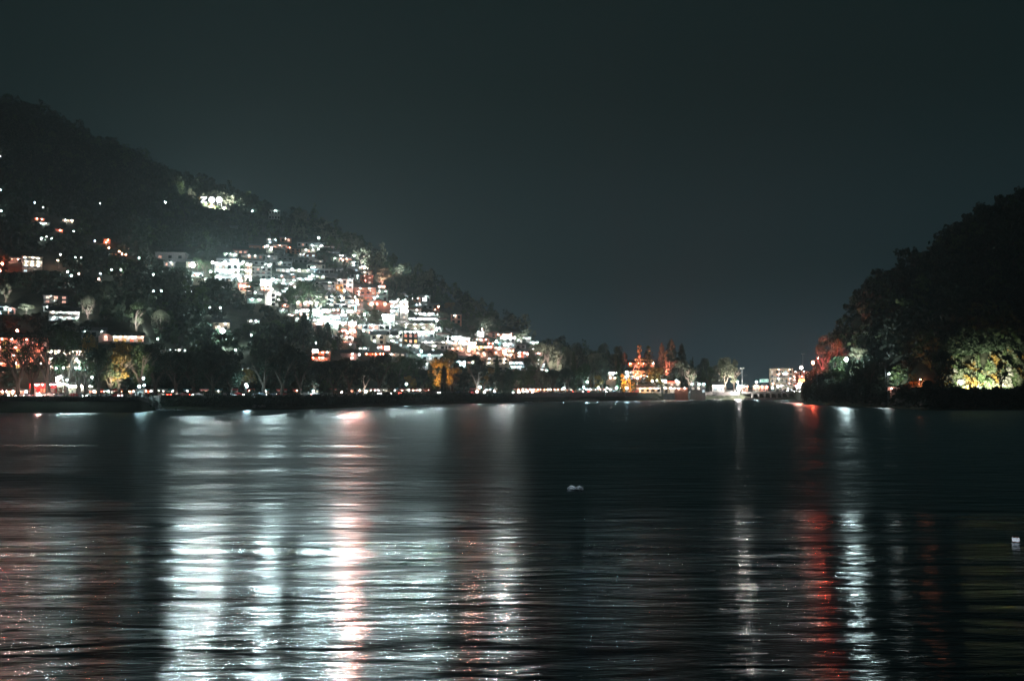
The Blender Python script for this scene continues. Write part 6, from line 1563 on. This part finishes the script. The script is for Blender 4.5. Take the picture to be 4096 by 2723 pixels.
# small white boat drifting on the open lake, seen nearly side on
def drifting_boat():
    Y = 31888.0 / (1961 - 1547.0); a, _ = slopes(2302, 1961); s = pxm(Y)
    L_ = 70 / s
    t = thing('small_boat', 'small white covered boat drifting alone on the open lake', 'boat', (a * Y, Y, 0), -.08)
    def shell(x0, x1, z0, z1, hw, m, n=10, k=7):
        b = MB(); vs = []
        for i in range(n + 1):
            f = i / n; x = x0 + (x1 - x0) * f; q = max(.02, math.sin(math.pi * (.06 + .88 * f))) ** .45
            for j in range(k):
                an = math.pi * j / (k - 1)
                vs.append((x, -math.cos(an) * hw * q, z0 + (z1 - z0) * math.sin(an) ** .6 * q))
        fs = [(i * k + j, (i + 1) * k + j, (i + 1) * k + j + 1, i * k + j + 1) for i in range(n) for j in range(k - 1)]
        fs += [tuple(range(k)), tuple(n * k + j for j in range(k - 1, -1, -1))]
        b.add(vs, fs, m); return b
    link('hull', shell(-L_ / 2, L_ / 2, -.06, .22, .30, M['lantern_shade']).mesh('hull'), t)
    link('cover', shell(-L_ * .47, L_ * .02, .08, .42, .24, M['lantern_shade']).mesh('cover'), t)
    link('cover', shell(-L_ * .04, L_ * .45, .08, .40, .24, M['lantern_shade']).mesh('cover'), t)
    for x in (-L_ * .2, L_ * .18):
        d = bpy.data.lights.new('lantern', 'POINT'); d.energy = .8 if x < 0 else .4; d.color = (.8, .93, 1); d.shadow_soft_size = .04; link('lantern', d, t, (x, 0, .26))  # added point lights inside make the shell glow; not lanterns aboard
    for z in (.16, .29):
        b = MB(); b.box(-L_ * .38, -L_ * .15, -.235, -.20, z, z + .03, M['darkmetal']); link('rubbing_strake', b.mesh('rubbing_strake'), t)
    b = MB(); b.box(L_ * .22, L_ * .36, -.225, -.19, .18, .24, M['darkmetal']); link('opening', b.mesh('opening'), t)
drifting_boat()
def buoy(px, py, wpx, label, red=True):
    Y = 31888.0 / (py - 1547.0); a, _ = slopes(px, py); r = wpx / pxm(Y) / 2
    t = thing('mooring_buoy', label, 'buoy', (a * Y, Y, 0))
    if red:
        d = bpy.data.lights.new('lantern', 'POINT'); d.energy = 1.2; d.color = (.95, .95, 1); d.shadow_soft_size = .03; link('lantern', d, t, (0, 0, r * .8))  # added point light inside brightens the float
    b = MB(); b.lathe([(r * .95, r * .22), (r, r * .5), (r, r * 1.25), (r * .9, r * 1.4)], M['lantern_shade'], 16); link('float', b.mesh('float'), t)
    if red:
        b = MB(); b.lathe([(r * .8, -.1), (r * 1.08, 0), (r * 1.1, r * .21)], M['red'], 16); link('base_band', b.mesh('base_band'), t)
        b = MB(); b.lathe([(r * .88, r * 1.4), (r * .8, r * 1.62), (r * .4, r * 1.7)], M['red'], 16); link('cap', b.mesh('cap'), t)
    else:
        b = MB(); b.lathe([(r * .9, -.1), (r * .94, r * .21)], M['boat'], 12); link('base_band', b.mesh('base_band'), t)
buoy(4063, 2162, 27, 'white buoy with red bands floating at the right edge of the lake')
buoy(2850, 1642, 7, 'tiny white buoy in front of the boat shed', False)

# billboard-like boards already placed; now the forest
label_trees(); label_lamps()
for px, o, *_ in []: pass

# ================================================================== FORESTS (nobody could count these)
def forest(name, u0, u1, spacing, y_from, n_leaf, seed, ridge_extra=0, m='leaf_dark'):
    rng = np.random.RandomState(seed)
    pts = []
    ys = np.arange(300, 1080, spacing)
    for y in ys:
        xa = (u0 - 2048) / 3986.0 * y; xb = (u1 - 2048) / 3986.0 * y
        for x in np.arange(xa, xb, spacing):
            px_, py_ = x + rng.uniform(-.45, .45) * spacing, y + rng.uniform(-.45, .45) * spacing
            pts.append((px_, py_))
    pts = np.array(pts)
    u = 2048 + 3986 * pts[:, 0] / pts[:, 1]
    y0 = np.interp(u, U, Y0T); yf = y0 + np.interp(u, FU, FW); y1 = np.interp(u, DU, DY)
    ok = ~((u > 3765) & (u < 4140) & (pts[:, 1] < 405)) & (pts[:, 1] > yf + y_from) & (pts[:, 1] < y1 + 14) & (u > u0) & (u < u1)
    pts = pts[ok]
    z = H(pts[:, 0], pts[:, 1])
    keep = []
    for (x, y), zz in zip(pts, z):
        h = rng.uniform(8, 17); w = rng.uniform(3.4, 7.0) * (.75 + h / 50)
        if rng.rand() < .15: h *= 1.3
        s = FPX / y; cx = 2048 + 3986 * x / y
        yb = 1547 - (zz - CAM_Z) / y * 3986; yt = 1547 - (zz + h - CAM_Z) / y * 3986
        bad = False
        w0 = w
        for (a, b, t, bb, Yh) in CLEAR:
            if y < Yh + 9 and cx + w * s > a and cx - w * s < b and yt < bb and yb > t:
                # keep clear of the walls; lower trees grow in front of them
                if y > Yh - 5:
                    if b - a > 24 or y < Yh + 2: bad = True; break
                    continue
                lim = bb - (bb - t) * (.12 if b - a > 24 else .45)
                hn = (yb - lim) / s
                if hn < 3.2:
                    if b - a > 24 and (min(yb, bb) - t) > 0: bad = True; break
                    hn = 3.2
                if hn < h:
                    w = max(2.2, w * (hn / h) ** .6); h = hn; yt = yb - h * s
        if bad: continue
        keep.append((x, y, zz - .5, w, h))
    P0 = {}
    vs = []; vs2 = []; vs3 = []
    kinds = ['broad', 'round', 'broad', 'slim']
    for k in range(8):
        P0[k] = crown_points(kinds[k % 4], n_leaf, np.random.RandomState(seed + k))
    for (x, y, zz, w, h) in keep:
        P, N = P0[rng.randint(8)]
        a = rng.rand() * 6.28; ca, sa = math.cos(a), math.sin(a)
        Q = np.stack([(P[:, 0] * ca - P[:, 1] * sa) * w * 2.2 + x, (P[:, 0] * sa + P[:, 1] * ca) * w * 2.2 + y, P[:, 2] * h * 1.05 - .05 * h + zz], 1)
        q_ = rng.rand(); lit_ = (x / y) > -.22 and name == 'hillside_forest'  # paler leaves on this side stand in for the town's light
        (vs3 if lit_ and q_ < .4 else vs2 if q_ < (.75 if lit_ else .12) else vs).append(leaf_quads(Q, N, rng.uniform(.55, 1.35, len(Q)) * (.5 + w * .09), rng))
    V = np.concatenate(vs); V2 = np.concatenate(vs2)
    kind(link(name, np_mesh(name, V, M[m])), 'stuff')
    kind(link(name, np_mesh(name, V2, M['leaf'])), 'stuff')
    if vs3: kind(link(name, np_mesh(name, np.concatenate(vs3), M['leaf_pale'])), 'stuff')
    print(name, len(keep), 'trees', len(V) // 2, 'tris')
CLEAR = list(HRECT)
for t in LAMPS:
    p = t[1].location; b = [c for c in t[1].children if c.name.startswith('bulb')][0]
    zz = p.z + b.location.z; px_ = 2048 + 3986 * p.x / p.y; py_ = 1547 - (zz - CAM_Z) / p.y * 3986
    if b.scale.x < .2: continue
    big = 9 if b.scale.x > .4 else 4
    CLEAR.append((px_ - big, px_ + big, py_ - big, py_ + big, p.y))
for t in TREES:
    p = t[1].location; hh = t[1].children[0].scale.z; cw = max(t[1].children[0].scale.x, t[1].children[1].scale.x); s = FPX / p.y
    px_ = 2048 + 3986 * p.x / p.y; yb = 1547 - (p.z - CAM_Z) / p.y * 3986
    if t[2][1] in ('leaf_pale', 'leaf_gold') or t[3] == 'zoo':
        CLEAR.append((px_ - cw * s * .4, px_ + cw * s * .4, yb - hh * s, yb - hh * s * .35, p.y - 4))
CLEAR.append((800, 896, 780, 826, ZY))
# the wide lit bank on the right stays open
CLEAR.append((3775, 4130, 1400, 1560, 392))
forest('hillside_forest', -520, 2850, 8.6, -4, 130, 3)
forest('right_bank_forest', 3236, 4700, 7.6, 0, 170, 9)

# low growth on the banks: small leaf pieces
def undergrowth(name, u0, u1, n, off0, off1, hgt, seed, m='leaf_dark', size=.45):
    rng = np.random.RandomState(seed)
    u = rng.uniform(u0, u1, n); y = np.interp(u, U, Y0T) + rng.uniform(off0, off1, n); x = (u - 2048) / 3986 * y
    lump = .5 + .5 * np.sin(u * .11) * np.sin(u * .037 + y * .2)
    z = H(x, y) + rng.rand(n) ** .7 * hgt * (.25 + .75 * lump)
    N = rng.normal(size=(n, 3)); N /= np.linalg.norm(N, axis=1, keepdims=True)
    V = leaf_quads(np.stack([x, y, z], 1), N, rng.uniform(.5, 1.4, n) * size, rng)
    kind(link(name, np_mesh(name, V, M[m])), 'stuff')
undergrowth('bank_shrubbery', 600, 2060, 26000, 1.5, 9, 1.0, 2)
undergrowth('promontory_shrubbery', 3204, 3560, 26000, 1, 26, 5.2, 4, size=.5)
undergrowth('promontory_slope_shrubbery', 3222, 3500, 30000, 20, 80, 4.5, 14, size=.6)
undergrowth('right_bank_undergrowth', 3560, 4500, 30000, .5, 22, 2.4, 5, size=.45)
undergrowth('hedge_foliage', 0, 560, 9000, 7.8, 9.2, .7, 6, size=.3)
def lit_bank():
    rng = np.random.RandomState(8)
    n = 90000
    u = rng.uniform(3760, 4140, n); q = rng.rand(n)
    y0 = np.interp(u, U, Y0T); y = y0 + 20 + 44 * q; x = (u - 2048) / 3986 * y
    c = np.sin(u * .085 + 2 * np.sin(y * .5)) + np.sin(u * .033 + y * .31 + 1) + .8 * np.sin(u * .21 + y * .9)
    hgt = np.clip(1.1 + .75 * c, .15, 3.2)
    top = 20 + 34 + 6 * np.sin(u * .03) + 5 * np.sin(u * .09 + 2)
    keep = (y < y0 + top) & (rng.rand(n) < .35 + .3 * (c > 0))
    z = H(x, y) + rng.rand(n) ** .6 * hgt
    N = rng.normal(size=(n, 3)); N[:, 1] -= .8; N /= np.linalg.norm(N, axis=1, keepdims=True)
    kindc = np.sin(u * .06 + 4) + np.sin(y * .45 + u * .05) + rng.normal(size=n) * .55
    for nm, mt, msk in (('creeper_foliage', 'leaf', (kindc > .6)), ('pale_scrub_foliage', 'leaf_pale', (kindc <= .6) & (kindc > -.9)), ('yellowed_scrub_foliage', 'leaf_gold', kindc <= -.9)):
        k = keep & msk
        V = leaf_quads(np.stack([x[k], y[k], z[k]], 1), N[k], rng.uniform(.4, 1.5, k.sum()) * .42, rng)
        kind(link(nm, np_mesh(nm, V, M[mt])), 'stuff')
lit_bank()
undergrowth('upper_bank_undergrowth', 3700, 4300, 36000, 56, 96, 3.5, 15, size=.7)  # darker leaf colour stands in for the unlit slope above the bank
for i in range(26):
    px = rr.uniform(3782, 3850) if i < 16 else rr.uniform(3990, 4040); py = rr.uniform(1450, 1545)
    Yb = Yshore(px, rr.uniform(24, 44)); a_, _ = slopes(px, 1500); r_ = rr.uniform(1.0, 2.6)
    o = link('rock', RK[rr.randint(0, 4)], None, (a_ * Yb, Yb, hz(a_ * Yb, Yb) + .2), (.5, 0, rr.random() * 6), (r_, r_, r_ * 1.1))
    o['label'] = 'pale floodlit boulder on the green bank on the right'; o['category'] = 'rock'; o['group'] = 'boulders of the floodlit bank'
undergrowth('flat_ground_undergrowth', 420, 2100, 30000, 24, 46, 2.5, 12, size=.6)
